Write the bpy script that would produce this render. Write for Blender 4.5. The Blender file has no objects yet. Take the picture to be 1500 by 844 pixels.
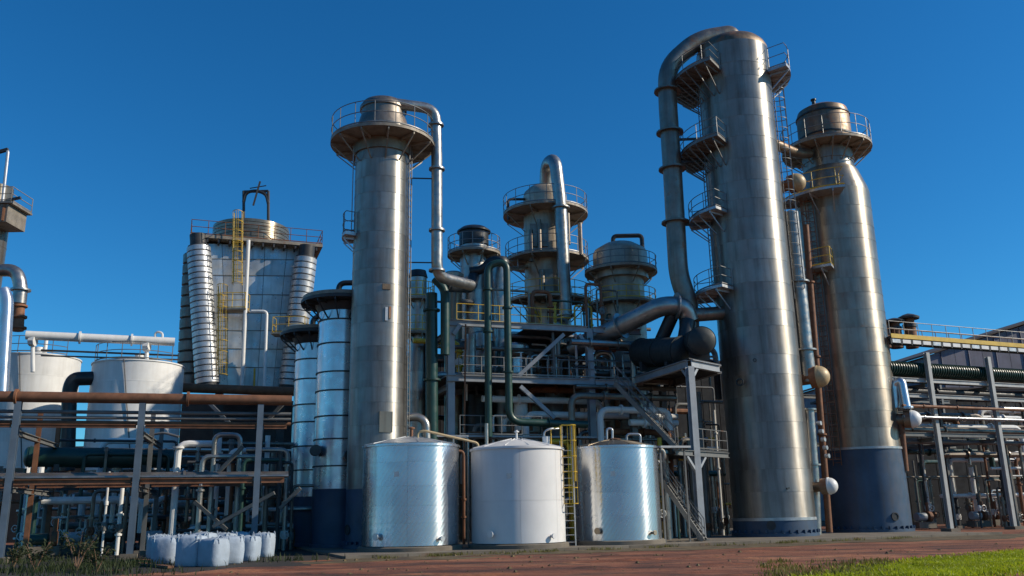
import bpy, math, random
from mathutils import Vector, Matrix
R = math.radians
random.seed(11)
S = bpy.context.scene
COL = S.collection

# ------------------------------------------------------------------ camera
FPX, PITCH, ROLL, EYE = 1273.0, R(14.45), R(-1.11), 1.7
CR = Matrix.Rotation(math.pi / 2 + PITCH, 3, 'X') @ Matrix.Rotation(ROLL, 3, 'Z')
cd = bpy.data.cameras.new('camera'); cam = bpy.data.objects.new('camera', cd); COL.objects.link(cam)
cd.sensor_width = 36; cd.lens = 36 * FPX / 1500; cd.clip_end = 6000; cd.clip_start = 0.1
cam.location = (0, 0, EYE); cam.rotation_euler = CR.to_euler(); S.camera = cam

# ------------------------------------------------------------------ sky and sun
SUN_AZ, SUN_EL = 95.5, 31.0          # azimuth clockwise from +Y (the view direction): from the right, a little behind the camera
w = bpy.data.worlds.new('World'); S.world = w; w.use_nodes = True
nt = w.node_tree; bg = nt.nodes['Background']
sky = nt.nodes.new('ShaderNodeTexSky'); sky.sky_type = 'NISHITA'; sky.sun_disc = False
sky.sun_elevation = R(SUN_EL); sky.sun_rotation = R(SUN_AZ)
sky.air_density = 1.0; sky.dust_density = 0.35; sky.ozone_density = 3.0; sky.altitude = 300
hs = nt.nodes.new('ShaderNodeHueSaturation'); hs.inputs['Saturation'].default_value = 1.28; hs.inputs['Hue'].default_value = 0.492
tint = nt.nodes.new('ShaderNodeMix'); tint.data_type = 'RGBA'; tint.blend_type = 'MULTIPLY'; tint.inputs[0].default_value = 1.0; tint.inputs[7].default_value = (0.30, 0.72, 0.95, 1)
nt.links.new(sky.outputs[0], hs.inputs['Color']); nt.links.new(hs.outputs[0], tint.inputs[6]); nt.links.new(tint.outputs[2], bg.inputs['Color'])
bg.inputs['Strength'].default_value = 0.13
ld = bpy.data.lights.new('sun', 'SUN'); ld.energy = 4.8; ld.angle = R(0.53); ld.color = (1.0, 0.90, 0.74)
sun = bpy.data.objects.new('sun', ld); COL.objects.link(sun)
sd = Vector((math.sin(R(SUN_AZ)) * math.cos(R(SUN_EL)), math.cos(R(SUN_AZ)) * math.cos(R(SUN_EL)), math.sin(R(SUN_EL))))
sun.rotation_euler = sd.to_track_quat('Z', 'Y').to_euler(); sun.location = (60, -20, 60)
S.view_settings.view_transform = 'Standard'; S.view_settings.look = 'None'
S.view_settings.exposure = 0.0; S.view_settings.gamma = 1.0; S.view_settings.use_curve_mapping = False

# ------------------------------------------------------------------ measuring helpers (photo pixel + distance -> metres)
def ray(px, py): return CR @ Vector(((px - 750) / FPX, (422 - py) / FPX, -1))
def P(px, py, Y):
    d = ray(px, py); return Vector((0, 0, EYE)) + d * (Y / d.y)
def G(px, py, z=0.0):
    d = ray(px, py); return Vector((0, 0, EYE)) + d * ((z - EYE) / d.z)
def ZA(px, py, Y): return P(px, py, Y).z
def WID(wpx, px, py, Y): return (P(px + wpx / 2, py, Y) - P(px - wpx / 2, py, Y)).length
Z = Vector((0, 0, 1))
AX = R(20); U = Vector((math.cos(AX), math.sin(AX), 0)); V = Vector((-math.sin(AX), math.cos(AX), 0))

# ------------------------------------------------------------------ materials
def mat(name, col, met=0.0, rough=0.5, var=0.18, vscale=1.2, streak=0.0, scol=(0.05, 0.04, 0.03), sscale=(3, 3, 0.22),
        rust=0.0, rcol=(0.16, 0.06, 0.025), rscale=1.3, bump=0.0, bscale=20, rnd=0.12, rvar=0.12, hatch=0.0, R0=2.3, cell=0.0, aniso=0.0):
    m = bpy.data.materials.new(name); m.use_nodes = True; N = m.node_tree.nodes; L = m.node_tree.links
    b = N['Principled BSDF']
    def nd(t, **k):
        n = N.new(t)
        for a, v in k.items(): setattr(n, a, v)
        return n
    tc = nd('ShaderNodeTexCoord'); oi = nd('ShaderNodeObjectInfo')
    off = nd('ShaderNodeVectorMath', operation='ADD'); L.new(tc.outputs['Object'], off.inputs[0])
    sc = nd('ShaderNodeMath', operation='MULTIPLY'); sc.inputs[1].default_value = 37.0; L.new(oi.outputs['Random'], sc.inputs[0])
    L.new(sc.outputs[0], off.inputs[1])
    def noise(scale, detail=4, vec=None, rough_=0.6):
        n = nd('ShaderNodeTexNoise'); n.inputs['Scale'].default_value = scale; n.inputs['Detail'].default_value = detail
        n.inputs['Roughness'].default_value = rough_; L.new(vec or off.outputs[0], n.inputs['Vector']); return n.outputs['Fac']
    def rng(src, a, b_, c, d):
        n = nd('ShaderNodeMapRange'); n.inputs[1].default_value = a; n.inputs[2].default_value = b_
        n.inputs[3].default_value = c; n.inputs[4].default_value = d; L.new(src, n.inputs[0]); return n.outputs[0]
    def mix(fac, a, c):
        n = nd('ShaderNodeMix', data_type='RGBA'); L.new(fac, n.inputs[0])
        for s, i in ((a, 6), (c, 7)):
            if isinstance(s, tuple): n.inputs[i].default_value = (*s, 1)
            else: L.new(s, n.inputs[i])
        return n.outputs[2]
    lo = tuple(c * (1 - var) for c in col); hi = tuple(min(1, c * (1 + var)) for c in col)
    c = mix(rng(noise(vscale, 5), 0.3, 0.7, 0, 1), lo, hi)
    ro = rng(noise(vscale * 2.3, 4), 0.3, 0.7, max(0.05, rough - rvar), min(1, rough + rvar))
    if streak:
        mp = nd('ShaderNodeMapping'); mp.inputs['Scale'].default_value = sscale; L.new(off.outputs[0], mp.inputs['Vector'])
        c = mix(rng(noise(1.0, 5, mp.outputs[0]), 0.45, 0.78, 0, streak), c, scol)
    v = nd('ShaderNodeHueSaturation'); L.new(c, v.inputs['Color']); L.new(rng(oi.outputs['Random'], 0, 1, 1 - rnd, 1 + rnd), v.inputs['Value'])
    c = v.outputs[0]
    if rust:
        k = rng(noise(rscale, 8, None, 0.7), 0.70 - 0.35 * rust, 0.82 - 0.35 * rust, 0, 0.92)
        c = mix(k, c, mix(noise(9, 4), rcol, tuple(x * 1.9 for x in rcol)))
        L.new(rng(k, 0, 1, met, met * 0.15), b.inputs['Metallic'])
        mm = nd('ShaderNodeMath', operation='MAXIMUM'); L.new(ro, mm.inputs[0]); L.new(rng(k, 0, 1, 0, 0.75), mm.inputs[1]); ro = mm.outputs[0]
    else: b.inputs['Metallic'].default_value = met
    L.new(c, b.inputs['Base Color']); L.new(ro, b.inputs['Roughness'])
    if aniso:                                   # brushed sheet: highlights stretched along the vessel's height
        tg_ = nd('ShaderNodeTangent', direction_type='RADIAL', axis='Z'); L.new(tg_.outputs[0], b.inputs['Tangent'])
        b.inputs['Anisotropic'].default_value = aniso; b.inputs['Anisotropic Rotation'].default_value = 0.25
    h = None
    if bump: h = noise(bscale, 5)
    if hatch:                                   # rolled diagonal ribbing of the galvanised sheets, wrapped round the shell
        sp = nd('ShaderNodeSeparateXYZ'); L.new(tc.outputs['Object'], sp.inputs[0])
        at = nd('ShaderNodeMath', operation='ARCTAN2'); L.new(sp.outputs[1], at.inputs[0]); L.new(sp.outputs[0], at.inputs[1])
        mu = nd('ShaderNodeMath', operation='MULTIPLY'); mu.inputs[1].default_value = R0; L.new(at.outputs[0], mu.inputs[0])
        cb = nd('ShaderNodeCombineXYZ'); L.new(mu.outputs[0], cb.inputs[0]); L.new(sp.outputs[2], cb.inputs[1])
        mp = nd('ShaderNodeMapping'); mp.inputs['Rotation'].default_value = (0, 0, R(38)); L.new(cb.outputs[0], mp.inputs['Vector'])
        wv = nd('ShaderNodeTexWave'); wv.inputs['Scale'].default_value = 1.7; wv.inputs['Distortion'].default_value = 1.2
        wv.inputs['Detail'].default_value = 2; L.new(mp.outputs[0], wv.inputs['Vector']); h = wv.outputs['Fac']; bump = hatch
    if cell:
        vo = nd('ShaderNodeTexVoronoi'); vo.inputs['Scale'].default_value = bscale; L.new(tc.outputs['Object'], vo.inputs['Vector'])
        h = vo.outputs['Distance']; bump = cell
    if h is not None:
        bn = nd('ShaderNodeBump'); bn.inputs['Strength'].default_value = bump; bn.inputs['Distance'].default_value = 0.05
        L.new(h, bn.inputs['Height']); L.new(bn.outputs[0], b.inputs['Normal'])
    return m

M = {}
M['clad'] = mat('weathered_steel_cladding', (0.31, 0.295, 0.265), 0.8, 0.42, 0.16, 0.8, streak=0.65, scol=(0.12, 0.095, 0.07), rnd=0.09, rvar=0.06, aniso=0.78)
M['clad_tall'] = mat('tall_tower_cladding', (0.31, 0.29, 0.26), 0.8, 0.43, 0.17, 0.5, streak=0.75, scol=(0.12, 0.095, 0.07), rnd=0.07, rvar=0.05, aniso=0.78)
M['clad_warm'] = mat('bronzed_cladding', (0.30, 0.25, 0.185), 0.75, 0.38, 0.2, 0.6, streak=0.5, scol=(0.12, 0.07, 0.04), rnd=0.06, rust=0.25, rscale=0.5, rvar=0.06, aniso=0.78)
M['clad_rusty'] = mat('bronzed_rusty_head', (0.22, 0.16, 0.11), 0.7, 0.5, 0.3, 1.0, streak=0.5, scol=(0.06, 0.035, 0.02), rust=0.5, rscale=0.9, rnd=0.15)
M['alu'] = mat('aluminium_jacket', (0.66, 0.68, 0.70), 0.88, 0.30, 0.12, 1.0, streak=0.25, scol=(0.25, 0.25, 0.26), rnd=0.07, rvar=0.06, aniso=0.45)
M['galv'] = mat('galvanised_tank_sheet', (0.66, 0.68, 0.70), 0.92, 0.26, 0.06, 0.6, streak=0.15, scol=(0.4, 0.4, 0.4), rnd=0.06, rvar=0.03, hatch=0.03, aniso=0.82)
M['rail'] = mat('weathered_railing', (0.19, 0.19, 0.185), 0.4, 0.5, 0.2, 2.0, rust=0.2)
M['panel'] = mat('dull_aluminium_panel', (0.46, 0.46, 0.45), 0.6, 0.36, 0.25, 0.6, streak=0.5, scol=(0.16, 0.14, 0.12), rnd=0.16)
M['galv_plain'] = mat('galvanised_steel', (0.45, 0.46, 0.47), 0.6, 0.42, 0.15, 2.0, streak=0.2, rnd=0.1)
M['white_tank'] = mat('white_painted_tank', (0.66, 0.64, 0.62), 0.0, 0.42, 0.05, 1.0, streak=0.12, scol=(0.40, 0.38, 0.36), rnd=0.03)
M['white'] = mat('white_paint', (0.72, 0.71, 0.68), 0.0, 0.45, 0.08, 1.0, streak=0.25, scol=(0.33, 0.28, 0.22), rnd=0.06)
M['blue'] = mat('blue_skirt_paint', (0.034, 0.066, 0.118), 0.0, 0.5, 0.22, 0.8, streak=0.45, scol=(0.06, 0.055, 0.05), rnd=0.06, rust=0.12, rcol=(0.09, 0.045, 0.025), rscale=2.0)
M['steel_blue'] = mat('blue_grey_steel_paint', (0.29, 0.31, 0.33), 0.0, 0.5, 0.15, 1.5, streak=0.2, rust=0.12, rnd=0.1)
M['rack_blue'] = mat('blue_rack_paint', (0.10, 0.135, 0.175), 0.0, 0.5, 0.15, 1.5, streak=0.2, rust=0.15, rnd=0.08)
M['post_pale'] = mat('pale_post_paint', (0.40, 0.40, 0.38), 0.0, 0.5, 0.15, 1.5, streak=0.3, scol=(0.18, 0.14, 0.10), rust=0.1)
M['drum_dark'] = mat('dark_drum_paint', (0.022, 0.028, 0.028), 0.0, 0.6, 0.25, 1.5, rust=0.15, rcol=(0.05, 0.03, 0.02))
M['clad_dull'] = mat('dull_bronze_cladding', (0.40, 0.34, 0.265), 0.45, 0.45, 0.25, 0.9, streak=0.5, scol=(0.10, 0.07, 0.045), rust=0.25, rscale=0.8, rnd=0.1)
M['clad_bronze'] = mat('rust_stained_bronze_cladding', (0.34, 0.30, 0.245), 0.75, 0.40, 0.22, 0.5, streak=0.6, scol=(0.12, 0.075, 0.045), rnd=0.06, rust=0.28, rscale=0.35, rvar=0.06, aniso=0.75)
M['shade_earth'] = mat('earth_with_painted_shade', (0.022, 0.017, 0.013), 0.0, 0.95, 0.5, 0.6, rust=0.25, rcol=(0.05, 0.022, 0.012), bump=0.5, bscale=6)  # earth colour darkened so that the ground shadow at lower left is painted in
M['steel_grey'] = mat('grey_steel_paint', (0.15, 0.148, 0.14), 0.1, 0.5, 0.2, 1.5, streak=0.3, rust=0.2, rnd=0.15)
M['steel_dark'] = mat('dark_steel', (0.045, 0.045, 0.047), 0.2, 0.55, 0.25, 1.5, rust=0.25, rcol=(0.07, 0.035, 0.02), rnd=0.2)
M['rust'] = mat('rusted_steel', (0.20, 0.085, 0.04), 0.1, 0.7, 0.35, 2.0, streak=0.3, scol=(0.06, 0.03, 0.02), rust=0.4, rcol=(0.11, 0.05, 0.028), rnd=0.15)
M['deck_rust'] = mat('weathered_platform_steel', (0.25, 0.215, 0.17), 0.2, 0.6, 0.3, 2.0, rust=0.28, rnd=0.15)
M['green'] = mat('dark_green_paint', (0.012, 0.045, 0.036), 0.0, 0.4, 0.2, 1.5, rust=0.1, rnd=0.1)
M['dark_pipe'] = mat('dark_pipe_paint', (0.03, 0.033, 0.036), 0.3, 0.42, 0.25, 1.5, rust=0.2, rcol=(0.07, 0.035, 0.02), rnd=0.2)
M['pipe_ins'] = mat('insulated_pipe_jacket', (0.36, 0.35, 0.33), 0.85, 0.38, 0.2, 1.5, streak=0.25, rnd=0.15)
M['pipe_brown'] = mat('brown_stained_duct', (0.22, 0.19, 0.16), 0.75, 0.45, 0.25, 1.0, streak=0.5, scol=(0.07, 0.04, 0.025), rust=0.3, rnd=0.1)
M['yellow'] = mat('yellow_safety_paint', (0.58, 0.37, 0.03), 0.0, 0.5, 0.2, 2.0, rust=0.2, rnd=0.1)
M['tan'] = mat('tan_insulation_cap', (0.42, 0.31, 0.17), 0.1, 0.5, 0.15, 4.0, rust=0.15)
M['bag'] = mat('woven_white_bag', (0.33, 0.385, 0.45), 0.0, 0.75, 0.12, 3.0, streak=0.15, scol=(0.35, 0.34, 0.33), rnd=0.08, bump=0.25, bscale=6)
M['concrete'] = mat('stained_concrete', (0.15, 0.125, 0.095), 0.0, 0.85, 0.35, 0.7, rust=0.3, rcol=(0.13, 0.07, 0.04), rscale=0.4, bump=0.2, bscale=9)
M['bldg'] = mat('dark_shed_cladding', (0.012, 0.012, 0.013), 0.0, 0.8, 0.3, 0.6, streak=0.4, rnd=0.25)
M['bldg_violet'] = mat('violet_grey_cladding', (0.13, 0.12, 0.16), 0.0, 0.6, 0.2, 0.6, streak=0.3, rnd=0.08)
M['roof'] = mat('brown_sheet_roof', (0.055, 0.042, 0.04), 0.0, 0.75, 0.3, 0.5, streak=0.4, rnd=0.08)
M['soil'] = mat('pad_gravel', (0.115, 0.08, 0.036), 0.0, 0.95, 0.6, 1.6, rust=0.55, rcol=(0.04, 0.025, 0.014), rscale=0.7, bump=0.9, bscale=8)
M['leaf'] = mat('weed_leaf', (0.035, 0.05, 0.014), 0.0, 0.7, 0.4, 1.5, rnd=0.2)
M['tuft'] = mat('dry_tuft', (0.15, 0.14, 0.03), 0.0, 0.7, 0.4, 1.0)
M['stem'] = mat('dry_stem', (0.22, 0.13, 0.08), 0.0, 0.8, 0.3, 2.0)
M['grass'] = mat('bright_grass', (0.32, 0.36, 0.01), 0.0, 0.6, 0.35, 0.5, rnd=0.05)
M['turf'] = mat('turf_soil', (0.22, 0.25, 0.012), 0.0, 0.95, 0.4, 0.7, rust=0.2, rcol=(0.12, 0.045, 0.02))

def ground_material():
    m = bpy.data.materials.new('red_dirt'); m.use_nodes = True; N = m.node_tree.nodes; L = m.node_tree.links; b = N['Principled BSDF']
    b.inputs['Roughness'].default_value = 0.95
    tc = N.new('ShaderNodeTexCoord')
    def noise(sx, sy, d):
        mp = N.new('ShaderNodeMapping'); mp.inputs['Scale'].default_value = (sx, sy, 1); mp.inputs['Rotation'].default_value = (0, 0, R(-22)); L.new(tc.outputs['Object'], mp.inputs[0])
        n = N.new('ShaderNodeTexNoise'); n.inputs['Scale'].default_value = 1; n.inputs['Detail'].default_value = d; n.inputs['Roughness'].default_value = 0.65; L.new(mp.outputs[0], n.inputs[0]); return n.outputs['Fac']
    r = N.new('ShaderNodeValToRGB'); e = r.color_ramp
    e.elements[0].position = 0.37; e.elements[0].color = (0.05, 0.018, 0.010, 1); e.elements[1].position = 0.64; e.elements[1].color = (0.36, 0.15, 0.07, 1)
    x = e.elements.new(0.5); x.color = (0.22, 0.068, 0.03, 1)
    L.new(noise(0.14, 0.45, 10), r.inputs[0])
    r2 = N.new('ShaderNodeValToRGB'); r2.color_ramp.elements[0].position = 0.50; r2.color_ramp.elements[1].position = 0.62
    r2.color_ramp.elements[0].color = (0, 0, 0, 1); r2.color_ramp.elements[1].color = (0.75, 0.75, 0.75, 1); L.new(noise(0.35, 0.9, 10), r2.inputs[0])
    mx = N.new('ShaderNodeMix'); mx.data_type = 'RGBA'; L.new(r2.outputs[0], mx.inputs[0]); L.new(r.outputs[0], mx.inputs[6]); mx.inputs[7].default_value = (0.035, 0.02, 0.015, 1)
    L.new(mx.outputs[2], b.inputs['Base Color'])
    bn = N.new('ShaderNodeBump'); bn.inputs['Strength'].default_value = 0.8; bn.inputs['Distance'].default_value = 0.15; L.new(noise(3, 5, 8), bn.inputs['Height']); L.new(bn.outputs[0], b.inputs['Normal'])
    return m
M['dirt'] = ground_material()
for k in ('grass', 'leaf', 'tuft'):
    N = M[k].node_tree.nodes; L = M[k].node_tree.links; b = N['Principled BSDF']; tr0 = N.new('ShaderNodeBsdfTranslucent'); ms = N.new('ShaderNodeMixShader'); ms.inputs[0].default_value = 0.45
    L.new(b.inputs['Base Color'].links[0].from_socket, tr0.inputs['Color']); L.new(b.outputs[0], ms.inputs[1]); L.new(tr0.outputs[0], ms.inputs[2]); L.new(ms.outputs[0], N['Material Output'].inputs['Surface'])

# ------------------------------------------------------------------ mesh builder
ORG = {}
class MB:
    def __init__(s): s.v = []; s.f = []
    def add(s, vs, fs):
        o = len(s.v); s.v += [Vector(p) for p in vs]; s.f += [tuple(i + o for i in q) for q in fs]; return s
    def hexa(s, q):   # 8 corners, bottom 0-3 ccw, top 4-7
        return s.add(q, [(3, 2, 1, 0), (4, 5, 6, 7), (0, 1, 5, 4), (1, 2, 6, 5), (2, 3, 7, 6), (3, 0, 4, 7)])
    def box(s, c, d, ux=Vector((1, 0, 0)), uy=Vector((0, 1, 0)), uz=Z):
        c = Vector(c); a, b, h = ux * d[0] / 2, uy * d[1] / 2, uz * d[2] / 2
        return s.hexa([c - a - b - h, c + a - b - h, c + a + b - h, c - a + b - h, c - a - b + h, c + a - b + h, c + a + b + h, c - a + b + h])
    def bar(s, a, b, w_, h_=None, up=Z):
        a, b = Vector(a), Vector(b); h_ = h_ or w_; d = (b - a)
        if abs(d.normalized().dot(up)) > 0.95: up = Vector((V.x, V.y, 0))
        x = d.cross(up).normalized(); y = x.cross(d).normalized()
        return s.box((a + b) / 2, (w_, d.length, h_), x, d.normalized(), y)
    def ibeam(s, a, b, w_, h_, t=0.03, up=Z):
        a, b = Vector(a), Vector(b); d = b - a
        if abs(d.normalized().dot(up)) > 0.95: up = Vector((V.x, V.y, 0))
        x = d.cross(up).normalized(); y = x.cross(d).normalized()
        for k in (-1, 1): s.bar(a + y * k * (h_ / 2 - t / 2), b + y * k * (h_ / 2 - t / 2), w_, t, up)
        return s.bar(a, b, t, h_ - 2 * t, up)
    def tube(s, pts, r, n=12, caps=True):
        pts = [Vector(p) for p in pts]; rings = []; prev = None
        for i, p in enumerate(pts):
            if i == 0: d = pts[1] - p
            elif i == len(pts) - 1: d = p - pts[i - 1]
            else: d = (pts[i + 1] - p).normalized() + (p - pts[i - 1]).normalized()
            d.normalize()
            x = (prev - d * prev.dot(d)) if prev else d.orthogonal()
            x.normalize(); prev = x; y = d.cross(x)
            rr = r[i] if isinstance(r, (list, tuple)) else r
            rings.append([p + (x * math.cos(2 * math.pi * k / n) + y * math.sin(2 * math.pi * k / n)) * rr for k in range(n)])
        vs = [q for g in rings for q in g]; fs = []
        for i in range(len(rings) - 1):
            for k in range(n): fs.append((i * n + k, i * n + (k + 1) % n, (i + 1) * n + (k + 1) % n, (i + 1) * n + k))
        if caps: fs.append(tuple(range(n - 1, -1, -1))); fs.append(tuple((len(rings) - 1) * n + k for k in range(n)))
        return s.add(vs, fs)
    def lathe(s, c, prof, n=64, a0=0, a1=360, axis=None):
        full = abs(a1 - a0) >= 359.9; m = n if full else n + 1; c = Vector(c)
        if axis is None: ex, ey, ez = Vector((1, 0, 0)), Vector((0, 1, 0)), Z
        else: ez = Vector(axis).normalized(); ex = ez.orthogonal().normalized(); ey = ez.cross(ex)
        vs = []; fs = []
        for (r_, z_) in prof:
            for k in range(m):
                a = R(a0 + (a1 - a0) * k / n); vs.append(c + (ex * math.cos(a) + ey * math.sin(a)) * max(r_, 1e-4) + ez * z_)
        for i in range(len(prof) - 1):
            for k in range(n): fs.append((i * m + k, i * m + (k + 1) % m, (i + 1) * m + (k + 1) % m, (i + 1) * m + k))
        return s.add(vs, fs)
    def build(s, name, m, parent=None, origin=None, sharp=35):
        if parent is not None: origin = ORG[parent.name]
        elif origin is None:
            lo = [min(p[i] for p in s.v) for i in range(3)]; hi = [max(p[i] for p in s.v) for i in range(3)]
            origin = Vector(((lo[0] + hi[0]) / 2, (lo[1] + hi[1]) / 2, lo[2]))
        origin = Vector(origin)
        me = bpy.data.meshes.new(name); me.from_pydata([p - origin for p in s.v], [], s.f); me.update()
        me.polygons.foreach_set('use_smooth', [True] * len(me.polygons)); me.set_sharp_from_angle(angle=R(sharp))
        me.materials.append(M[m]); o = bpy.data.objects.new(name, me); COL.objects.link(o)
        if parent is not None: o.parent = parent
        else: o.location = origin
        ORG[o.name] = origin
        return o

def tag(o, label, cat, group=None):
    o['label'] = label; o['category'] = cat
    if group: o['group'] = group
    return o
def thing(name, label, cat, loc, group=None):
    o = bpy.data.objects.new(name, None); COL.objects.link(o); o.location = loc; o.empty_display_size = 0.3
    ORG[o.name] = Vector(loc); return tag(o, label, cat, group)
def structure(o): o['kind'] = 'structure'; return o
def copy_tree(o, parent=None):
    c = o.copy(); COL.objects.link(c); c.parent = parent
    for ch in list(o.children): copy_tree(ch, c)
    return c
def bend(pts, rad, n=6):
    pts = [Vector(p) for p in pts]; out = [pts[0]]
    for i in range(1, len(pts) - 1):
        a, b, c = pts[i - 1], pts[i], pts[i + 1]
        r_ = min(rad, (a - b).length * 0.49, (c - b).length * 0.49)
        p0 = b + (a - b).normalized() * r_; p1 = b + (c - b).normalized() * r_
        for k in range(n + 1):
            t = k / n; out.append(p0 * (1 - t) ** 2 + b * 2 * t * (1 - t) + p1 * t * t)
    return out + [pts[-1]]
def ring_pt(X, Y, r, a, z): return Vector((X + r * math.cos(R(a)), Y + r * math.sin(R(a)), z))

def courses(root, X, Y, r, zs, m, name='cladding_course', n=72, lap=0.012):
    for a, b in zip(zs[:-1], zs[1:]):
        MB().lathe((X, Y, 0), [(r - 0.05, a - 0.03), (r + lap, a - 0.03), (r + lap, a + 0.03), (r, a + 0.035), (r, b)], n).build(name, m, root, sharp=14)
RS = random.Random(77)
def steps(a, b, n): return [a] + [a + (b - a) * (i + RS.uniform(-.16, .16)) / n for i in range(1, n)] + [b]
def hoop(root, X, Y, r, z, m, h=0.06, t=0.03, name='hoop'):
    return MB().lathe((X, Y, z), [(r - 0.02, -h / 2), (r + t, -h / 2), (r + t, h / 2), (r - 0.02, h / 2)], 72).build(name, m, root)
def dome(mb, X, Y, r, z, h, n=72, k=9):
    return mb.lathe((X, Y, z), [(r * math.cos(math.pi / 2 * i / k), h * math.sin(math.pi / 2 * i / k)) for i in range(k + 1)], n)

def railing(parent, pts, h, m, posts=None, r=0.026, closed=False):
    mb = MB(); pts = [Vector(p) for p in pts]
    for hh in (h, h * 0.52): mb.tube([p + Z * hh for p in pts], r, 5)
    mb.tube([p + Z * 0.08 for p in pts], r * 1.6, 4)
    step = posts or 1
    idx = list(range(0, len(pts), step))
    if idx[-1] != len(pts) - 1 and not closed: idx.append(len(pts) - 1)
    for i in idx: mb.tube([pts[i], pts[i] + Z * h], r, 5)
    return mb.build('railing', m, parent)
def platform(root, X, Y, z, ri, ro, a0, a1, m='deck_rust', rm='galv_plain', h=1.1, brk=8, name='platform', skirt=0.0):
    n = max(6, int(abs(a1 - a0) / 7.5))
    mb = MB(); prof = [(ri, -0.10), (ro, -0.10), (ro, 0.06), (ri, 0.06), (ri, -0.10)]
    mb.lathe((X, Y, z), prof, n, a0, a1)
    if a1 - a0 < 359:
        for a in (a0, a1): mb.bar(ring_pt(X, Y, ri, a, z - 0.02), ring_pt(X, Y, ro, a, z - 0.02), 0.05, 0.17)
    d = mb.build(name, m, root)
    for i in range(brk):
        a = a0 + (a1 - a0) * (i + 0.5) / brk
        b = MB(); b.bar(ring_pt(X, Y, ri, a, z - 0.18), ring_pt(X, Y, ro - 0.05, a, z - 0.18), 0.07, 0.14)
        b.bar(ring_pt(X, Y, ri + 0.02, a, z - 0.25 - (ro - ri) * 0.8), ring_pt(X, Y, ro - 0.1, a, z - 0.26), 0.06, 0.06)
        b.build('bracket', m, d)
    if h:
        pts = [ring_pt(X, Y, ro - 0.04, a0 + (a1 - a0) * i / n, z + 0.06) for i in range(n + 1)]
        if a1 - a0 < 359: pts = [ring_pt(X, Y, ri + 0.1, a0, z + 0.06)] + pts + [ring_pt(X, Y, ri + 0.1, a1, z + 0.06)]
        railing(d, pts, h, rm, 3)
    return d
def ladder(root, base, top, out, m, cage=None, w_=0.45, cm=None, name='ladder'):
    # out: unit vector pointing away from what the ladder is fixed to
    base, top, out = Vector(base), Vector(top), Vector(out).normalized(); side = out.cross(Z).normalized() * w_ / 2
    mb = MB()
    for k in (-1, 1): mb.tube([base + side * k, top + side * k + Z * 1.0], 0.03, 6)
    nr = int((top - base).length / 0.32)
    for i in range(nr): p = base.lerp(top, (i + 0.5) / nr); mb.tube([p - side, p + side], 0.018, 5)
    o = mb.build(name, m, root)
    if cage is not None:
        c0 = base.lerp(top, cage); L = top + Z * 1.0 - c0; nh = max(3, int(L.length / 0.7)); cb = MB(); hoops = []
        sx = side.normalized()
        for i in range(nh + 1):
            p = c0 + L * (i / nh); hp = [p + sx * 0.36 * math.cos(R(a)) + out * (0.08 + 0.68 * math.sin(R(a))) for a in range(0, 181, 20)]
            hoops.append(hp); cb.tube(hp, 0.024, 4)
        for j in (1, 3, 4, 5, 7): cb.tube([hoops[0][j + 0 if j < 9 else 8], hoops[-1][j]], 0.02, 4)
        cb.build('safety_cage', cm or m, o)
    return o
def stair(name, label, a, b, width, m, wdir, nst, cat='stairs'):
    a, b = Vector(a), Vector(b); wv = Vector(wdir).normalized() * width / 2
    t = thing(name, label, cat, (a.x, a.y, min(a.z, b.z)))
    for k in (-1, 1):
        st = MB().bar(a + wv * k, b + wv * k, 0.06, 0.26).build('stringer', m, t)
        rl = MB()
        for hh in (0.55, 1.05): rl.tube([a + wv * k + Z * hh, b + wv * k + Z * hh], 0.025, 5)
        for i in range(5): p = a.lerp(b, i / 4) + wv * k; rl.tube([p, p + Z * 1.05], 0.025, 5)
        rl.build('handrail', m, st)
    run = (b - a); hd = Vector((run.x, run.y, 0)).normalized()
    for i in range(nst):
        p = a + run * ((i + 0.5) / nst)
        MB().box(p + Z * 0.06, (2 * width / 2 - 0.07, 0.24, 0.035), wv.normalized(), hd, Z).build('tread', m, t)
    return t
def pipe(name, label, pts, r, m, group=None, rad=None, n=14, flanges=(), cat='pipe', parent=None, bands=0):
    o = MB().tube(bend(pts, rad if rad else r * 3), r, n).build(name, m, parent)
    if parent is None: tag(o, label, cat, group)
    fl = flanges
    for (i, t) in fl:
        a, b = Vector(pts[i]), Vector(pts[i + 1]); p = a.lerp(b, t); d = (b - a).normalized()
        MB().lathe(p, [(r * 0.9, -0.05), (r * 1.45, -0.05), (r * 1.45, 0.05), (r * 0.9, 0.05)], 18, axis=d).build('flange', m, o)
    return o

# ================================================================== GROUND
g = MB().add([(-2500, -600, 0), (2500, -600, 0), (2500, 3500, 0), (-2500, 3500, 0)], [(0, 1, 2, 3)]).build('ground', 'dirt', origin=(0, 0, 0)); structure(g)
# raised working pad under the plant, kerb line read from the photograph
k0, k1 = G(505, 819), G(1465, 783)
kd = (k1 - k0).normalized(); kn = Vector((-kd.y, kd.x, 0))
def slab(name, pts, z0, z1, m):
    n = len(pts); mb = MB().add([Vector((p[0], p[1], z0)) for p in pts] + [Vector((p[0], p[1], z1)) for p in pts],
        [tuple(range(n, 2 * n))] + [(i, (i + 1) % n, n + (i + 1) % n, n + i) for i in range(n)])
    return mb.build(name, m)
a = k0; b = k1
pad = structure(slab('concrete_pavement', [a, b, b + kn * 26, a + kn * 26], -0.1, 0.10, 'concrete'))
L = (b - a).length; nk = 14
for i in range(nk):
    p = a + kd * L * i / nk - kn * 0.09; q = a + kd * (L * (i + 1) / nk - 0.03) - kn * 0.09
    MB().bar(p + Z * 0.03, q + Z * 0.03, 0.18, 0.20 + random.uniform(-.01, .01)).build('kerb_stone', 'concrete', pad)
rq = random.Random(4); far = []
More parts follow.
